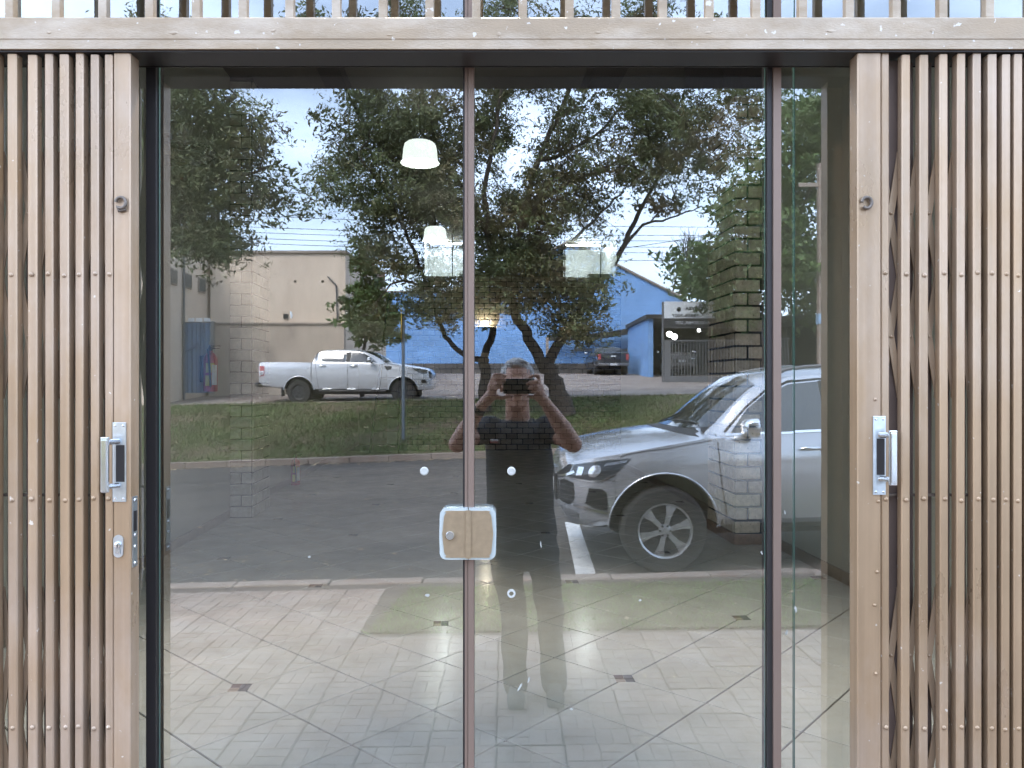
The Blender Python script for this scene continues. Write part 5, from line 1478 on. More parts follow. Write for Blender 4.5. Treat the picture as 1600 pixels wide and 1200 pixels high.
# ---- the silver off-roader at the kerb
def build_suv(paint, rim_mat, label, group=None):
    c = Car(4.88,
        zs=([0, .05, .12, .3, .55, 1.3, 3.4, 4.4, 4.7, 4.88], [.56, .46, .42, .40, .42, .38, .38, .46, .50, .56]),
        zb=([0, .04, .10, .2, .42, .6, .9, 1.35, 1.8, 4.2, 4.7, 4.88], [.80, .90, .975, 1.01, 1.045, 1.075, 1.125, 1.18, 1.195, 1.25, 1.22, 1.0]),
        ze=([0, .04, .1, .2, .42, .6, .9, 1.30, 1.40, 1.60, 1.82, 2.1, 2.6, 3.4, 4.2, 4.55, 4.75, 4.88], [.80, .90, .975, 1.01, 1.045, 1.075, 1.125, 1.19, 1.27, 1.46, 1.625, 1.70, 1.735, 1.74, 1.70, 1.64, 1.35, 1.0]),
        zt=([0, .04, .10, .2, .42, .9, 1.10, 1.18, 1.45, 1.70, 1.86, 2.1, 2.6, 3.4, 4.2, 4.55, 4.75, 4.88], [.86, 1.00, 1.085, 1.135, 1.185, 1.25, 1.262, 1.28, 1.49, 1.675, 1.755, 1.795, 1.825, 1.82, 1.78, 1.72, 1.42, 1.02]),
        wb=([0, .02, .06, .12, .22, .36, .55, .9, 1.4, 3.5, 4.5, 4.8, 4.88], [.42, .56, .68, .765, .845, .905, .945, .97, .955, .955, .93, .86, .80]),
        we=([0, 1.3, 1.8, 2.4, 3.6, 4.6, 4.88], [.9, .80, .70, .665, .655, .62, .6]))
    t = thing('silver_car' if paint is M['silver'] else 'garage_car', label, 'car', (0, 0, 0), 0, group)
    st = sorted(set([round(v, 4) for v in list(np.linspace(0, .14, 10)) + list(np.linspace(.14, .6, 14)) + list(np.linspace(.6, 1.9, 32)) + list(np.linspace(1.9, 4.2, 26)) + list(np.linspace(4.2, 4.88, 18))]))
    AX = (0.90, 3.74); ZC = 0.385
    c.shell([paint, M['black_trim']], t, st, [(AX[0], ZC + .02, 0.475, 0.60), (AX[1], ZC + .02, 0.475, 0.60)])
    # windscreen and hood seam
    ws = c.top_patch(lambda q: 1.11 + 0.27 * abs(q) ** 2.4, lambda q: 1.79 + 0.03 * q * q, 0.045, 0.006).build('windscreen', M['car_glass'], t, 60)
    for s_ in (-1, 1):
        yy = s_ * 0.32
        MB().tube([(1.20, yy - 0.25, c.H(1.2, yy - .25) + .02), (1.24, yy + 0.1, c.H(1.24, yy + .1) + .022), (1.30, yy + 0.3, c.H(1.30, yy + .3) + .03)], 0.008, 5).build('wiper', M['black_trim'], ws)
    c.top_patch(lambda q: 0.98 + 0.26 * abs(q) ** 2.4, lambda q: 1.10 + 0.27 * abs(q) ** 2.4, 0.05, 0.004, 3).build('cowl', M['black_trim'], t, 60)
    for s_ in (-1, 1):
        def sp_(name, poly, m_, off, par=t, cell=0.06):
            return c.side_patch(poly, s_, off, cell).build(name, m_, par, 60)
        # side glass
        sp_('side_window', [(1.52, 1.225), (2.38, 1.245), (2.38, 1.665), (2.10, 1.645), (1.90, 1.575), (1.70, 1.43)], M['car_glass'], 0.005)
        sp_('side_window', [(2.45, 1.247), (3.30, 1.265), (3.34, 1.45), (3.24, 1.675), (2.45, 1.675)], M['car_glass'], 0.005)
        sp_('side_window', [(3.42, 1.27), (4.30, 1.31), (4.28, 1.60), (3.36, 1.67), (3.44, 1.45)], M['car_glass'], 0.005)
        sp_('pillar_trim', [(2.385, 1.245), (2.445, 1.247), (2.445, 1.675), (2.385, 1.67)], M['black_trim'], 0.004)
        sp_('window_chrome', line_poly([(1.47, 1.212), (2.4, 1.232), (3.3, 1.252), (4.32, 1.295)], 0.022), M['chrome'], 0.008)
        sp_('window_seal', line_poly([(1.47, 1.235), (1.70, 1.452), (1.90, 1.60), (2.10, 1.668), (2.4, 1.69), (3.3, 1.695)], 0.016), M['black_trim'], 0.006)
        # shut lines
        sp_('door_gap', line_poly([(1.39, 1.22), (1.395, 0.95), (1.42, 0.72), (1.46, 0.50)], 0.008), M['black_trim'], 0.0025)
        sp_('door_gap', line_poly([(2.42, 1.22), (2.43, 0.8), (2.43, 0.5)], 0.008), M['black_trim'], 0.0025)
        sp_('door_gap', line_poly([(3.36, 1.24), (3.32, 1.0), (3.20, 0.80), (3.14, 0.5)], 0.008), M['black_trim'], 0.0025)
        sp_('hood_gap', line_poly([(0.52, 1.035), (0.60, 1.06), (0.75, 1.085), (0.95, 1.105), (1.20, 1.145), (1.34, 1.165)], 0.007), M['black_trim'], 0.002)
        sp_('bumper_gap', line_poly([(0.30, 0.845), (0.47, 0.83), (0.475, 0.66), (0.52, 0.56)], 0.006), M['black_trim'], 0.002)
        sp_('sill_trim', [(1.45, 0.44), (3.20, 0.44), (3.20, 0.51), (1.45, 0.51)], paint, 0.008)
        MB().tube([(1.42, s_ * .90, .43), (3.22, s_ * .90, .43)], 0.045, 8).build('side_step', M['black_trim'], t, 40)
        # lamps
        hl = sp_('headlight', [(0.085, 0.855), (0.26, 0.835), (0.36, 0.845), (0.47, 0.90), (0.57, 0.975), (0.62, 1.025), (0.42, 1.012), (0.22, 0.985), (0.13, 0.965)], M['lamp_glass'], 0.006, cell=0.03)
        e_ = []
        for cx, cz, rx, rz_ in ((0.30, 0.915, 0.052, 0.055),):
            e_.append(c.side_patch([(cx + rx * math.cos(a) + 0.02 * math.sin(a), cz + rz_ * math.sin(a)) for a in np.linspace(0, 2 * math.pi, 18)[:-1]], s_, 0.012, 0.03).build('projector', M['lamp_bright'], hl, 60))
        c.side_patch([(0.14, 0.87), (0.185, 0.865), (0.215, 0.95), (0.165, 0.95)], s_, 0.011, 0.03).build('reflector', M['lamp_bright'], hl, 60)
        c.side_patch([(0.38, 0.958), (0.40, 0.985), (0.60, 1.018), (0.57, 0.990)], s_, 0.011, 0.03).build('indicator', M['lamp_bright'], hl, 60)
        sp_('headlight_chrome', line_poly([(0.06, 0.862), (0.12, 0.842), (0.26, 0.822), (0.37, 0.832), (0.48, 0.888)], 0.012), M['chrome'], 0.009, cell=0.03)
        # grille and lower intake, wrapping round the nose
        sp_('upper_grille', [(0.003, 0.815), (0.07, 0.86), (0.12, 0.965), (0.085, 0.965), (0.03, 0.90), (0.003, 0.86)], M['black_trim'], 0.006, cell=0.02)
        sp_('grille_bar', line_poly([(0.004, 0.835), (0.035, 0.858), (0.07, 0.872), (0.13, 0.905)], 0.02), M['chrome'], 0.013, cell=0.02)
        sp_('lower_grille', [(0.003, 0.62), (0.09, 0.60), (0.125, 0.66), (0.12, 0.80), (0.05, 0.83), (0.003, 0.80)], M['black_trim'], 0.006, cell=0.02)
        for kz in (0.65, 0.69, 0.73, 0.77):
            sp_('grille_slat', line_poly([(0.01, kz + 0.01), (0.05, kz), (0.115, kz - 0.005)], 0.007), M['grey_metal'], 0.012, cell=0.02)
        fg = sp_('fog_recess', [(0.215, 0.625), (0.25, 0.765), (0.36, 0.755), (0.40, 0.72), (0.405, 0.565), (0.30, 0.585)], M['black_trim'], 0.006, cell=0.03)
        c.side_patch(line_poly([(0.12, 0.60), (0.20, 0.585), (0.30, 0.562), (0.41, 0.54)], 0.022), s_, 0.012, 0.03).build('fog_chrome', M['chrome'], fg, 60)
        sp_('skid_plate', [(0.01, 0.575), (0.06, 0.49), (0.16, 0.46), (0.16, 0.53), (0.07, 0.56)], M['grey_metal'], 0.005, cell=0.03)
        # wheel arch flare
        for ax_ in AX:
            arc = []
            for a in np.linspace(R(2), R(178), 30):
                x = ax_ + 0.487 * math.cos(a); z = ZC + .02 + 0.487 * math.sin(a)
                arc.append((x, s_ * (c.W(x, max(z, c.zs(x) + .02)) + 0.002), z))
            MB().tube(arc, 0.010, 6).build('arch_lip', paint, t, 60)
        # mirror and handles
        mx_, my_, mz_ = 1.66, s_ * (c.W(1.66, 1.25) + 0.14), 1.275
        rings = []
        for k, (dx, sx_, sz) in enumerate(((-0.075, .55, .55), (-0.05, .9, .85), (0.0, 1, 1), (0.045, 1, 1))):
            rings.append([(mx_ + dx, my_ + 0.105 * sx_ * (abs(math.cos(a)) ** .6) * math.copysign(1, math.cos(a)), mz_ + 0.085 * sz * (abs(math.sin(a)) ** .6) * math.copysign(1, math.sin(a))) for a in np.linspace(0, 2 * math.pi, 21)[:-1]])
        mo = MB().loft(rings).build('mirror', M['chrome'], t, 40)
        MB().tube([(mx_, my_ - s_ * 0.08, mz_ - 0.06), (mx_ - .02, s_ * (c.W(1.62, 1.2)), 1.205)], 0.025, 6).build('arm', M['black_trim'], mo)
        for hx in (2.22, 3.14):
            MB().tube([(hx - 0.11, s_ * (c.W(hx, 1.06) + 0.012), 1.075), (hx - .08, s_ * (c.W(hx, 1.06) + 0.035), 1.08), (hx + .08, s_ * (c.W(hx, 1.06) + 0.035), 1.08), (hx + .11, s_ * (c.W(hx, 1.06) + 0.012), 1.075)], 0.016, 8).build('door_handle', M['chrome'], t, 60)
        pts = [(x, s_ * (c.edge(x)[0] - 0.055), c.H(x, c.edge(x)[0] - 0.055) + h) for x, h in ((1.98, 0.0), (2.10, 0.05), (2.3, 0.065), (2.9, 0.065), (3.7, 0.06), (4.1, 0.05), (4.25, 0.0))]
        MB().tube(pts, 0.017, 8).build('roof_rail', M['grey_metal'], t, 60)
        sp_('tail_light', [(4.55, 0.95), (4.80, 0.92), (4.82, 1.22), (4.62, 1.30)], M['red_lens'], 0.006)
        for ax_ in AX:
            make_wheel(t, ax_, s_ * 0.845, ZC, 0.385, 0.245, 0.245, rim_mat, s_)
    MB().tube([(-0.02, -0.14, 0.865), (-0.025, 0.14, 0.865)], 0.03, 8).build('badge', M['chrome'], t, 40)
    MB().box(-0.025, -0.012, -0.2, 0.2, 0.66, 0.79).build('number_plate', M['plate'], t)
    MB().box(-0.010, 0.002, -0.41, 0.41, 0.80, 0.835).box(-0.008, 0.002, -0.41, 0.41, 0.60, 0.795).build('front_grille', M['black_trim'], t)
    MB().box(0.8, 4.2, -0.6, 0.6, 0.28, 0.42).build('underbody', M['black_trim'], t)
    return t
suv = build_suv(M['silver'], M['rim'], 'silver car parked at the kerb beside the photographer')
# front hub at photo (1038, 837), 6.75 m along the mirrored ray
hub = V(1038, 837, 6.72)
suv.rotation_euler = (0, -math.atan(0.022), R(-1.2))
suv.location = (hub.x - 0.90, hub.y - 0.955, zg(hub.x, hub.y - 0.9) - 0.018)

# ---- pickups
def build_pickup(paint, rim_mat, label, name):
    c = Car(5.32,
        zs=([0, .05, .14, .4, .6, 1.4, 4.4, 4.9, 5.2, 5.32], [.60, .50, .44, .44, .42, .43, .46, .52, .56, .62]),
        zb=([0, .04, .1, .2, .5, 1.0, 1.5, 2.0, 3.6, 3.7, 4.4, 5.25, 5.32], [.86, .97, 1.04, 1.07, 1.12, 1.19, 1.235, 1.255, 1.275, 1.275, 1.29, 1.285, 1.25]),
        ze=([0, .04, .1, .2, .5, 1.0, 1.40, 1.6, 1.9, 2.2, 2.6, 3.3, 3.50, 3.60, 3.66, 3.7, 5.25, 5.32], [.86, .97, 1.04, 1.07, 1.12, 1.19, 1.235, 1.36, 1.53, 1.62, 1.65, 1.64, 1.60, 1.50, 1.30, 1.275, 1.285, 1.25]),
        zt=([0, .04, .1, .2, .5, 1.0, 1.22, 1.5, 1.9, 2.2, 2.6, 3.3, 3.5, 3.60, 3.66, 3.7, 5.25, 5.32], [.90, 1.01, 1.08, 1.12, 1.18, 1.26, 1.29, 1.44, 1.63, 1.69, 1.715, 1.70, 1.66, 1.55, 1.33, 1.285, 1.295, 1.255]),
        wb=([0, .02, .06, .14, .3, .55, .9, 1.5, 3.6, 4.1, 4.8, 5.2, 5.32], [.45, .6, .72, .81, .88, .92, .945, .925, .925, .945, .93, .91, .88]),
        we=([0, 1.3, 1.9, 2.5, 3.5, 3.7, 5.32], [.88, .78, .69, .66, .66, .88, .86]))
    t = thing(name, label, 'pickup')
    st = sorted(set([round(v, 4) for v in list(np.linspace(0, .14, 8)) + list(np.linspace(.14, 1.2, 18)) + list(np.linspace(1.2, 2.3, 20)) + list(np.linspace(2.3, 3.3, 8)) + list(np.linspace(3.3, 3.75, 14)) + list(np.linspace(3.75, 5.15, 12)) + list(np.linspace(5.15, 5.32, 7))]))
    AX = (0.87, 4.08); ZC = 0.37
    bed = MB().box(3.80, 5.22, -0.72, 0.72, 0.80, 1.6, mi=1)
    c.shell([paint, M['black_trim']], t, st, [(AX[0], ZC + .02, 0.455, 0.58), (AX[1], ZC + .02, 0.455, 0.58)], [bed])
    c.top_patch(lambda q: 1.25 + 0.22 * abs(q) ** 2.4, lambda q: 2.05 + 0.03 * q * q, 0.05, 0.006).build('windscreen', M['car_glass'], t, 60)
    rw = c.top_patch(lambda q: 3.50, lambda q: 3.645, 0.10, 0.005, 6).build('rear_window', M['car_glass'], t, 60)
    for s_ in (-1, 1):
        def sp_(nm, poly, m_, off, par=t, cell=0.07):
            return c.side_patch(poly, s_, off, cell).build(nm, m_, par, 60)
        sp_('side_window', [(1.68, 1.285), (2.50, 1.295), (2.50, 1.60), (2.28, 1.59), (2.08, 1.545), (1.86, 1.42)], M['car_glass'], 0.006)
        sp_('side_window', [(2.66, 1.295), (3.30, 1.305), (3.40, 1.36), (3.37, 1.54), (3.28, 1.60), (2.66, 1.605)], M['car_glass'], 0.006)
        sp_('pillar_trim', [(2.51, 1.295), (2.65, 1.295), (2.65, 1.605), (2.51, 1.602)], M['black_trim'], 0.005)
        for pl_ in ([(1.52, 1.25), (1.53, .9), (1.60, .48)], [(2.58, 1.27), (2.58, .5)], [(3.56, 1.6), (3.58, 1.27), (3.53, .9), (3.48, .5)], [(3.70, 1.27), (3.70, .5)]):
            sp_('door_gap', line_poly(pl_, 0.012 if pl_[0][0] < 3.6 else 0.02), M['black_trim'], 0.003)
        sp_('side_vent', [(1.22, 1.16), (1.46, 1.18), (1.42, 1.11), (1.36, 1.04), (1.25, 1.08)], M['black_trim'], 0.006)
        sp_('headlight', [(0.12, 0.97), (0.30, .94), (0.48, 1.02), (0.60, 1.10), (0.35, 1.085), (0.15, 1.05)], M['lamp_bright'], 0.006)
        sp_('grille', [(0.004, .78), (.08, .80), (.12, 1.03), (.05, 1.0), (.004, .90)], M['black_trim'], 0.006, cell=0.03)
        sp_('fog_recess', [(.16, .66), (.30, .64), (.34, .75), (.20, .77)], M['black_trim'], 0.006)
        tl = sp_('tail_light', [(5.14, .88), (5.28, .84), (5.29, 1.17), (5.13, 1.17)], M['red_lens'], 0.006)
        c.side_patch([(5.16, .90), (5.28, .87), (5.285, 1.02), (5.15, 1.03)], s_, 0.011, 0.07).build('lens', M['lamp_bright'], tl, 60)
        MB().box(5.318, 5.332, min(s_ * .70, s_ * .85), max(s_ * .70, s_ * .85), .86, 1.17).build('tail_light', M['red_lens'], t)
        for ax_ in AX:
            arc = []
            for a in np.linspace(R(6), R(174), 26):
                x = ax_ + 0.467 * math.cos(a); z = ZC + .02 + 0.467 * math.sin(a)
                arc.append((x, s_ * (c.W(x, max(z, c.zs(x) + .02)) + 0.004), z))
            MB().tube(arc, 0.02, 6).build('arch_lip', paint, t, 60)
            make_wheel(t, ax_, s_ * 0.80, ZC, 0.37, 0.225, 0.24, rim_mat, s_)
        mo = MB().box(1.80, 1.93, min(s_ * .98, s_ * 1.16), max(s_ * .98, s_ * 1.16), 1.29, 1.44, 0.03).build('mirror', M['black_trim'] if s_ > 5 else M['chrome'], t, 40)
        MB().tube([(1.86, s_ * .99, 1.32), (1.84, s_ * .88, 1.27)], 0.025, 6).build('arm', M['black_trim'], mo)
        for hx in (2.40, 3.36):
            MB().tube([(hx - .11, s_ * (c.W(hx, 1.17) + .015), 1.17), (hx - .08, s_ * (c.W(hx, 1.17) + .04), 1.175), (hx + .08, s_ * (c.W(hx, 1.17) + .04), 1.175), (hx + .11, s_ * (c.W(hx, 1.17) + .015), 1.17)], 0.02, 6).build('door_handle', M['chrome'], t, 60)
        st_ = MB().tube([(1.40, s_ * .88, .40), (3.45, s_ * .88, .40)], 0.045, 8).build('side_step', M['black_trim'], t, 40)
        for hx in (1.6, 2.35, 3.1):
            MB().box(hx, hx + .26, min(s_ * .86, s_ * .94), max(s_ * .86, s_ * .94), .447, .457).build('tread', M['chrome'], st_)
        MB().box(4.58, 4.62, min(s_ * .68, s_ * .92), max(s_ * .68, s_ * .92), .24, .52).build('mud_flap', M['black_trim'], t)
    MB().box(5.30, 5.44, -.88, .88, .52, .68, .04).build('rear_bumper', M['grey_metal'] if paint is M['dark_paint'] else M['black_trim'], t, 40)
    tg = MB().box(5.319, 5.334, -.68, .68, .74, 1.24, .006).build('tailgate', paint, t, 40)
    MB().box(5.334, 5.345, -.14, .14, 1.02, 1.10).build('handle', M['chrome'], tg)
    MB().box(5.441, 5.448, -.20, .20, .55, .66).build('number_plate', M['plate'], t)
    MB().box(0.8, 4.6, -0.55, 0.55, 0.30, 0.46).build('underbody', M['black_trim'], t)
    return t
pk = build_pickup(M['white_paint'], M['dark_rim'], 'white double cab pickup parked above the grass bank', 'white_pickup')
rw_ = V(467, 612.6, 23.6)          # rear hub
pk.rotation_euler = (0, 0, math.pi)
px_ = rw_.x + 4.08
pk.location = (px_, rw_.y - 0.9, rw_.z - 0.37)
pk2 = build_pickup(M['dark_paint'], M['dark_rim'], 'dark pickup seen from behind against the blue wall', 'dark_pickup')
q_ = V(953, 587, 42.5)
pk2.rotation_euler = (0, 0, R(-93))
# tail faces the street: the nose points away
pk2.rotation_euler = (0, 0, R(88))
pk2.location = (q_.x, q_.y - 5.3, zg(q_.x, q_.y))
car3 = build_suv(M['grey_metal'], M['rim'], 'grey car facing out behind the barred gate under the sign')
q_ = V(1066, 585, 41.5)
car3.rotation_euler = (0, 0, R(-90))
car3.location = (q_.x, q_.y, zg(q_.x, q_.y - 2))
# =================================================================== THE PHOTOGRAPHER
M['skin'] = mat('skin', (0.42, 0.235, 0.165), 0.5, 0, 0.10, 30, 0.05, 200)
M['hair'] = mat('grey_hair', (0.42, 0.42, 0.42), 0.6, 0, 0.35, 60, 0.6, 120)
M['shirt'] = mat('black_tee', (0.018, 0.019, 0.024), 0.85, 0, 0.15, 8, 0.35, 14)
M['jeans'] = mat('dark_jeans', (0.020, 0.022, 0.027), 0.85, 0, 0.2, 10, 0.35, 16)
M['shoe'] = mat('grey_shoe', (0.035, 0.035, 0.037), 0.7, 0, 0.2, 20)
man = thing('person', 'grey haired man in black tee and dark jeans photographing the door', 'person', (0.05, -2.12, 0))
MO = Vector(man.location)
def capsule(b, p0, r0, p1, r1, seg=14):
    p0, p1 = Vector(p0), Vector(p1)
    t = (p1 - p0).normalized(); ln = (p1 - p0).length
    pts, rs = [], []
    for a in (80, 55, 30): pts.append(p0 - t * r0 * math.sin(R(a))); rs.append(r0 * math.cos(R(a)))
    for k in range(4): pts.append(p0 + t * ln * k / 3); rs.append(r0 + (r1 - r0) * k / 3)
    for a in (30, 55, 80): pts.append(p1 + t * r1 * math.sin(R(a))); rs.append(r1 * math.cos(R(a)))
    b.tube(pts, rs, seg)
def ellip(b, c, r_, rot=None):
    bm = bmesh.new(); bmesh.ops.create_uvsphere(bm, u_segments=18, v_segments=12, radius=1)
    for w in bm.verts:
        q = Vector((w.co.x * r_[0], w.co.y * r_[1], w.co.z * r_[2]))
        if rot: q = Euler(rot).to_matrix() @ q
        w.co = q + Vector(c)
    b.bm(bm)
def rings_(b, lst, seg=24):
    b.loft([[(c[0] + rx * math.cos(a), c[1] + ry * math.sin(a), c[2]) for a in np.linspace(0, 2 * math.pi, seg + 1)[:-1]] for c, rx, ry in lst])
def blend(b, name, matl, voxel, parent, sm=6, fac=0.6, noise=0.0, nscale=6.0, keep=None):
    """melt overlapping shapes into one continuous skin"""
    me = b.mesh(name, matl)
    o = link(name, me)
    md = o.modifiers.new('r', 'REMESH'); md.mode = 'VOXEL'; md.voxel_size = voxel; md.use_smooth_shade = True
    if sm:
        ms = o.modifiers.new('s', 'SMOOTH'); ms.iterations = sm; ms.factor = fac
    dg = bpy.context.evaluated_depsgraph_get(); dg.update()
    me2 = bpy.data.meshes.new_from_object(o.evaluated_get(dg))
    me2.materials.clear(); me2.materials.append(matl)
    bpy.data.objects.remove(o)
    if noise:
        from mathutils import noise as nz_
        nv = len(me2.vertices)
        co = np.zeros(nv * 3, np.float32); me2.vertices.foreach_get('co', co); co = co.reshape(-1, 3)
        no = np.zeros(nv * 3, np.float32); me2.vertices.foreach_get('normal', no); no = no.reshape(-1, 3)
        am = np.array([nz_.noise(Vector(c) * nscale) for c in co.tolist()], np.float32)
        me2.vertices.foreach_set('co', (co + no * (noise * am)[:, None]).ravel()); me2.update()
    me2.polygons.foreach_set('use_smooth', [True] * len(me2.polygons))
    me2.name = name
    oo = link(name, me2, parent)
    oo.location = -MO
    return oo
hc = V(808, 602, 3.90)                       # middle of the head
nb_ = V(809, 652, 3.95)
shL, shR = V(765, 668, 3.95), V(856, 668, 3.95)
elL, elR = V(714, 694, 3.74), V(896, 694, 3.74)
wrL, wrR = V(752, 634, 3.66), V(853, 630, 3.66)
hipc = V(817, 838, 3.93)
kneeL, kneeR = V(801, 972, 3.90), V(860, 972, 3.93)
ankL, ankR = V(806, 1068, 3.93), V(866, 1068, 3.95)
hpL, hpR = hipc + Vector((-0.085, 0, 0)), hipc + Vector((0.10, 0, 0))
PH = Vector((0.032, -1.812, 1.590))          # phone centre
body = MB()
ellip(body, hc + Vector((0, 0.005, 0.025)), (0.078, 0.096, 0.105))           # skull
ellip(body, hc + Vector((0, 0.035, -0.055)), (0.062, 0.062, 0.075))          # jaw
ellip(body, hc + Vector((0, 0.078, -0.098)), (0.024, 0.022, 0.020))          # chin
ellip(body, hc + Vector((0, 0.098, 0.022)), (0.056, 0.018, 0.014))           # brow
capsule(body, hc + Vector((0, 0.100, 0.015)), 0.010, hc + Vector((0, 0.122, -0.030)), 0.015)   # nose
for s in (-1, 1):
    ellip(body, hc + Vector((s * 0.018, 0.102, -0.036)), (0.012, 0.012, 0.009))
    ellip(body, hc + Vector((s * 0.080, -0.005, -0.005)), (0.012, 0.022, 0.034))       # ear
    ellip(body, hc + Vector((s * 0.045, 0.072, -0.02)), (0.024, 0.024, 0.022))         # cheek
ellip(body, hc + Vector((0, 0.094, -0.064)), (0.026, 0.012, 0.007)); ellip(body, hc + Vector((0, 0.092, -0.076)), (0.022, 0.012, 0.008))
capsule(body, hc + Vector((0, -0.01, -0.07)), 0.060, nb_ + Vector((0, 0, -0.03)), 0.066)
rings_(body, [(nb_ + Vector((0, 0, -.02)), .08, .07), (nb_ + Vector((0, 0, -.06)), .15, .09), (V(811, 700, 3.95), .155, .10), (V(812, 780, 3.95), .15, .105), (hipc, .145, .10), (hipc + Vector((0, 0, -.12)), .13, .09)])
for s, sh, el, wr in ((-1, shL, elL, wrL), (1, shR, elR, wrR)):
    capsule(body, sh, 0.056, el, 0.043)
    mid = el.lerp(wr, 0.35)
    capsule(body, el, 0.043, mid, 0.045); capsule(body, mid, 0.045, wr, 0.028)
for hp, kn, an in ((hpL, kneeL, ankL), (hpR, kneeR, ankR)):
    capsule(body, hp, 0.062, kn, 0.048); capsule(body, kn, 0.052, an, 0.036)
    capsule(body, an, 0.036, an + Vector((0, 0.10, -0.05)), 0.03)
# hands closed round the ends of the phone
def finger(pts, r0, r1):
    n = len(pts) - 1
    for i in range(n):
        capsule(body, pts[i], r0 + (r1 - r0) * i / n, pts[i + 1], r0 + (r1 - r0) * (i + 1) / n, 10)
yF, yB = PH.y + 0.012, PH.y - 0.010          # in front of / behind the phone
xl_, xr_ = PH.x - 0.0735, PH.x + 0.0735
zt_, zb_ = PH.z + 0.036, PH.z - 0.036
# hand at the left end (image): palm beside the phone, index over the top edge, thumb along the foot
palmL = Vector((xl_ - 0.052, PH.y - 0.012, PH.z - 0.012))
capsule(body, wrL, 0.027, palmL + Vector((-0.004, -0.004, -0.03)), 0.030)
ellip(body, palmL, (0.026, 0.020, 0.046), (0, R(12), 0))
finger([palmL + Vector((-0.004, 0.004, 0.038)), Vector((xl_ - 0.040, yF, zt_ + 0.018)), Vector((xl_ - 0.010, yF + .002, zt_ + 0.018)), Vector((xl_ + 0.012, yF, zt_ + 0.010))], 0.0095, 0.0078)
finger([palmL + Vector((0.002, 0.008, 0.026)), Vector((xl_ - 0.034, yF + .006, zt_ - 0.002)), Vector((xl_ - 0.008, yF + .008, zt_ - 0.004)), Vector((xl_ + 0.008, yF + 0.002, zt_ - 0.008))], 0.0095, 0.008)
finger([palmL + Vector((0.006, 0.010, 0.010)), Vector((xl_ - 0.030, yF + .010, zt_ - 0.024)), Vector((xl_ - 0.008, yF + .010, zt_ - 0.026))], 0.009, 0.008)
finger([palmL + Vector((0.008, 0.010, -0.008)), Vector((xl_ - 0.026, yF + .008, zt_ - 0.044)), Vector((xl_ - 0.010, yF + .006, zt_ - 0.044))], 0.0085, 0.007)
finger([palmL + Vector((0.010, 0.0, -0.034)), Vector((xl_ - 0.008, PH.y, zb_ - 0.020)), Vector((xl_ + 0.022, PH.y - .002, zb_ - 0.013)), Vector((xl_ + 0.040, PH.y - .004, zb_ - 0.010))], 0.0125, 0.009)
# hand at the right end: three fingers laid over the phone, index on the top corner
palmR = Vector((xr_ + 0.022, PH.y - 0.014, PH.z - 0.018))
capsule(body, wrR, 0.027, palmR + Vector((0.004, -0.004, -0.028)), 0.030)
ellip(body, palmR, (0.026, 0.020, 0.044), (0, R(-16), 0))
finger([palmR + Vector((0.002, 0.006, 0.040)), Vector((xr_ + 0.018, yF, zt_ + 0.012)), Vector((xr_ - 0.006, yF + .002, zt_ + 0.014)), Vector((xr_ - 0.024, yF, zt_ + 0.006))], 0.0098, 0.008)
finger([palmR + Vector((0.0, 0.012, 0.024)), Vector((xr_ + 0.014, yF + .010, zt_ - 0.014)), Vector((xr_ - 0.014, yF + .010, zt_ - 0.016)), Vector((xr_ - 0.036, yF + .004, zt_ - 0.026))], 0.0098, 0.0082)
finger([palmR + Vector((0.0, 0.014, 0.004)), Vector((xr_ + 0.010, yF + .012, zt_ - 0.036)), Vector((xr_ - 0.012, yF + .012, zt_ - 0.040)), Vector((xr_ - 0.026, yF + .006, zt_ - 0.048))], 0.0095, 0.008)
finger([palmR + Vector((0.002, 0.012, -0.014)), Vector((xr_ + 0.006, yF + .010, zt_ - 0.058)), Vector((xr_ - 0.012, yF + .008, zt_ - 0.064))], 0.0088, 0.0074)
finger([palmR + Vector((-0.008, -0.004, -0.028)), Vector((xr_ - 0.004, PH.y - .008, zb_ - 0.016)), Vector((xr_ - 0.030, PH.y - .006, zb_ - 0.012))], 0.0125, 0.009)
bo = blend(body, 'body', M['skin'], 0.006, man, 3, 0.5)
# clothes
tee = MB()
rings_(tee, [(nb_ + Vector((0, 0, -0.012)), .082, .075), (nb_ + Vector((0, -0.004, -.038)), .135, .098), (nb_ + Vector((0.002, -0.004, -.075)), .172, .115), (V(811, 705, 3.95), .178, .122), (V(812, 760, 3.95), .172, .126), (V(815, 815, 3.95), .178, .128), (V(816, 832, 3.95), .182, .13), (V(816, 838, 3.95), .18, .128)])
for sh, el in ((shL, elL), (shR, elR)):
    d_ = (el - sh)
    capsule(tee, sh + Vector((0, 0, -.004)), 0.066, sh + d_ * 0.42, 0.060)
blend(tee, 'tee_shirt', M['shirt'], 0.008, man, 5, 0.5, 0.012, 9.0)
jn = MB()
rings_(jn, [(hipc + Vector((0, 0, .03)), .166, .116), (hipc, .180, .124), (hipc + Vector((0.004, 0, -.08)), .186, .124), (hipc + Vector((0.004, 0, -.12)), .175, .118), (hipc + Vector((0.002, 0, -.15)), .13, .10)])
for hp, kn, an in ((hpL, kneeL, ankL), (hpR, kneeR, ankR)):
    capsule(jn, hp + Vector((0, 0, -.06)), 0.086, kn, 0.068); capsule(jn, kn, 0.068, an + Vector((0, 0, -.005)), 0.062)
blend(jn, 'jeans', M['jeans'], 0.009, man, 4, 0.5, 0.016, 8.0)
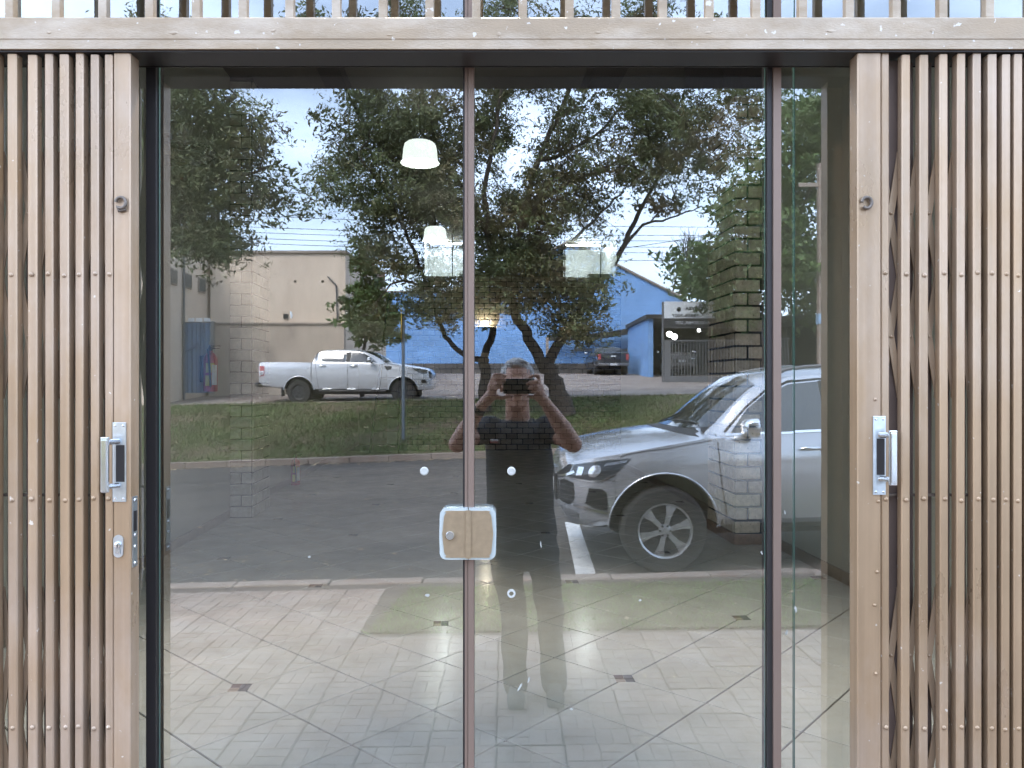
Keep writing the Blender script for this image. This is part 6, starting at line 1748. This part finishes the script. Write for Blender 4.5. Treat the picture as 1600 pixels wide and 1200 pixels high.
for an in (ankL, ankR):
    sh_ = MB()
    ellip(sh_, (an.x, an.y + 0.02, 0.05), (0.045, 0.075, 0.048)); ellip(sh_, (an.x, an.y + 0.11, 0.036), (0.047, 0.085, 0.034)); sh_.box(an.x - .043, an.x + .043, an.y - .06, an.y + .18, 0.005, 0.024, 0.008)
    blend(sh_, 'shoe', M['shoe'], 0.008, man, 3)
hr = MB()
ellip(hr, hc + Vector((0, -0.014, 0.048)), (0.084, 0.098, 0.094)); ellip(hr, hc + Vector((0, 0.050, 0.108)), (0.054, 0.038, 0.026))
for s in (-1, 1): ellip(hr, hc + Vector((s * 0.074, 0.0, 0.035)), (0.012, 0.05, 0.05))
ho = blend(hr, 'hair', M['hair'], 0.006, man, 2, 0.5, 0.010, 45.0)
# glasses, watch, chest logo
gl = MB()
for s in (-1, 1):
    c0 = hc + Vector((s * 0.034, 0.116, 0.004))
    gl.tube([c0 + Vector((0.027 * math.cos(a), -0.004 * abs(math.cos(a)), 0.017 * math.sin(a))) for a in np.linspace(0, 2 * math.pi, 21)], 0.0022, 6)
    gl.tube([hc + Vector((s * 0.062, 0.112, 0.010)), hc + Vector((s * 0.086, 0.07, 0.010)), hc + Vector((s * 0.089, -0.01, 0.004))], 0.0024, 6)
gl.tube([hc + Vector((-0.008, 0.118, 0.008)), hc + Vector((0, 0.121, 0.011)), hc + Vector((0.008, 0.118, 0.008))], 0.0022, 6)
g_ = gl.build('glasses', M['black_paint'], man); g_.location = -MO
for s in (-1, 1):
    for nm, r_, m_, dy in (('eye', 0.012, M['white_cap'], 0.083), ('pupil', 0.006, M['black_paint'], 0.0915)):
        e_ = MB(); ellip(e_, hc + Vector((s * 0.033, dy, 0.004)), (r_, r_ * .8, r_)); q = e_.build(nm, m_, man, 60); q.location = -MO
wt = MB()
ax = (wrL - elL).normalized(); cw = wrL.lerp(elL, 0.10)
wt.tube([cw - ax * 0.013, cw - ax * .012, cw + ax * 0.012, cw + ax * 0.013], [0.030, 0.0335, 0.0335, 0.030], 20)
w_ = wt.build('wrist_watch', M['black_paint'], man, 40); w_.location = -MO
lg = V(772, 689, 3.82)
q = MB().box(-0.020, 0.020, 0, 0.004, 0.0, 0.010).build('chest_logo', M['label_w'], man); q.location = Vector((lg.x, -2.005, lg.z)) - MO
MB().box(-0.020, 0.020, 0, 0.004, -0.008, -0.0005).build('logo_stripe', M['red_paint'], q)
# the phone, a thing of its own
ph = thing('phone', 'dark phone held level in both hands of the photographer', 'phone', PH)
bp = MB().box(-0.0735, 0.0735, -0.004, 0.004, -0.0358, 0.0358, 0.003).build('case', mat('phone_case', (0.012, 0.012, 0.014), 0.3, 0.2, 0.05, 30, coat=0.4), ph, 40)
MB().box(-0.071, 0.071, -0.0052, -0.0042, -0.0335, 0.0335).build('screen', M['car_glass'], ph)
for dx, dz in ((-0.052, 0.018), (-0.052, -0.004), (-0.036, 0.007)):
    MB().lathe([(0.0075, 0.0), (0.0075, -0.0022), (0.0055, -0.0026), (0, -0.002)], 'y', 16, (dx, 0.004, dz)).build('lens', M['car_glass'], ph, 40)
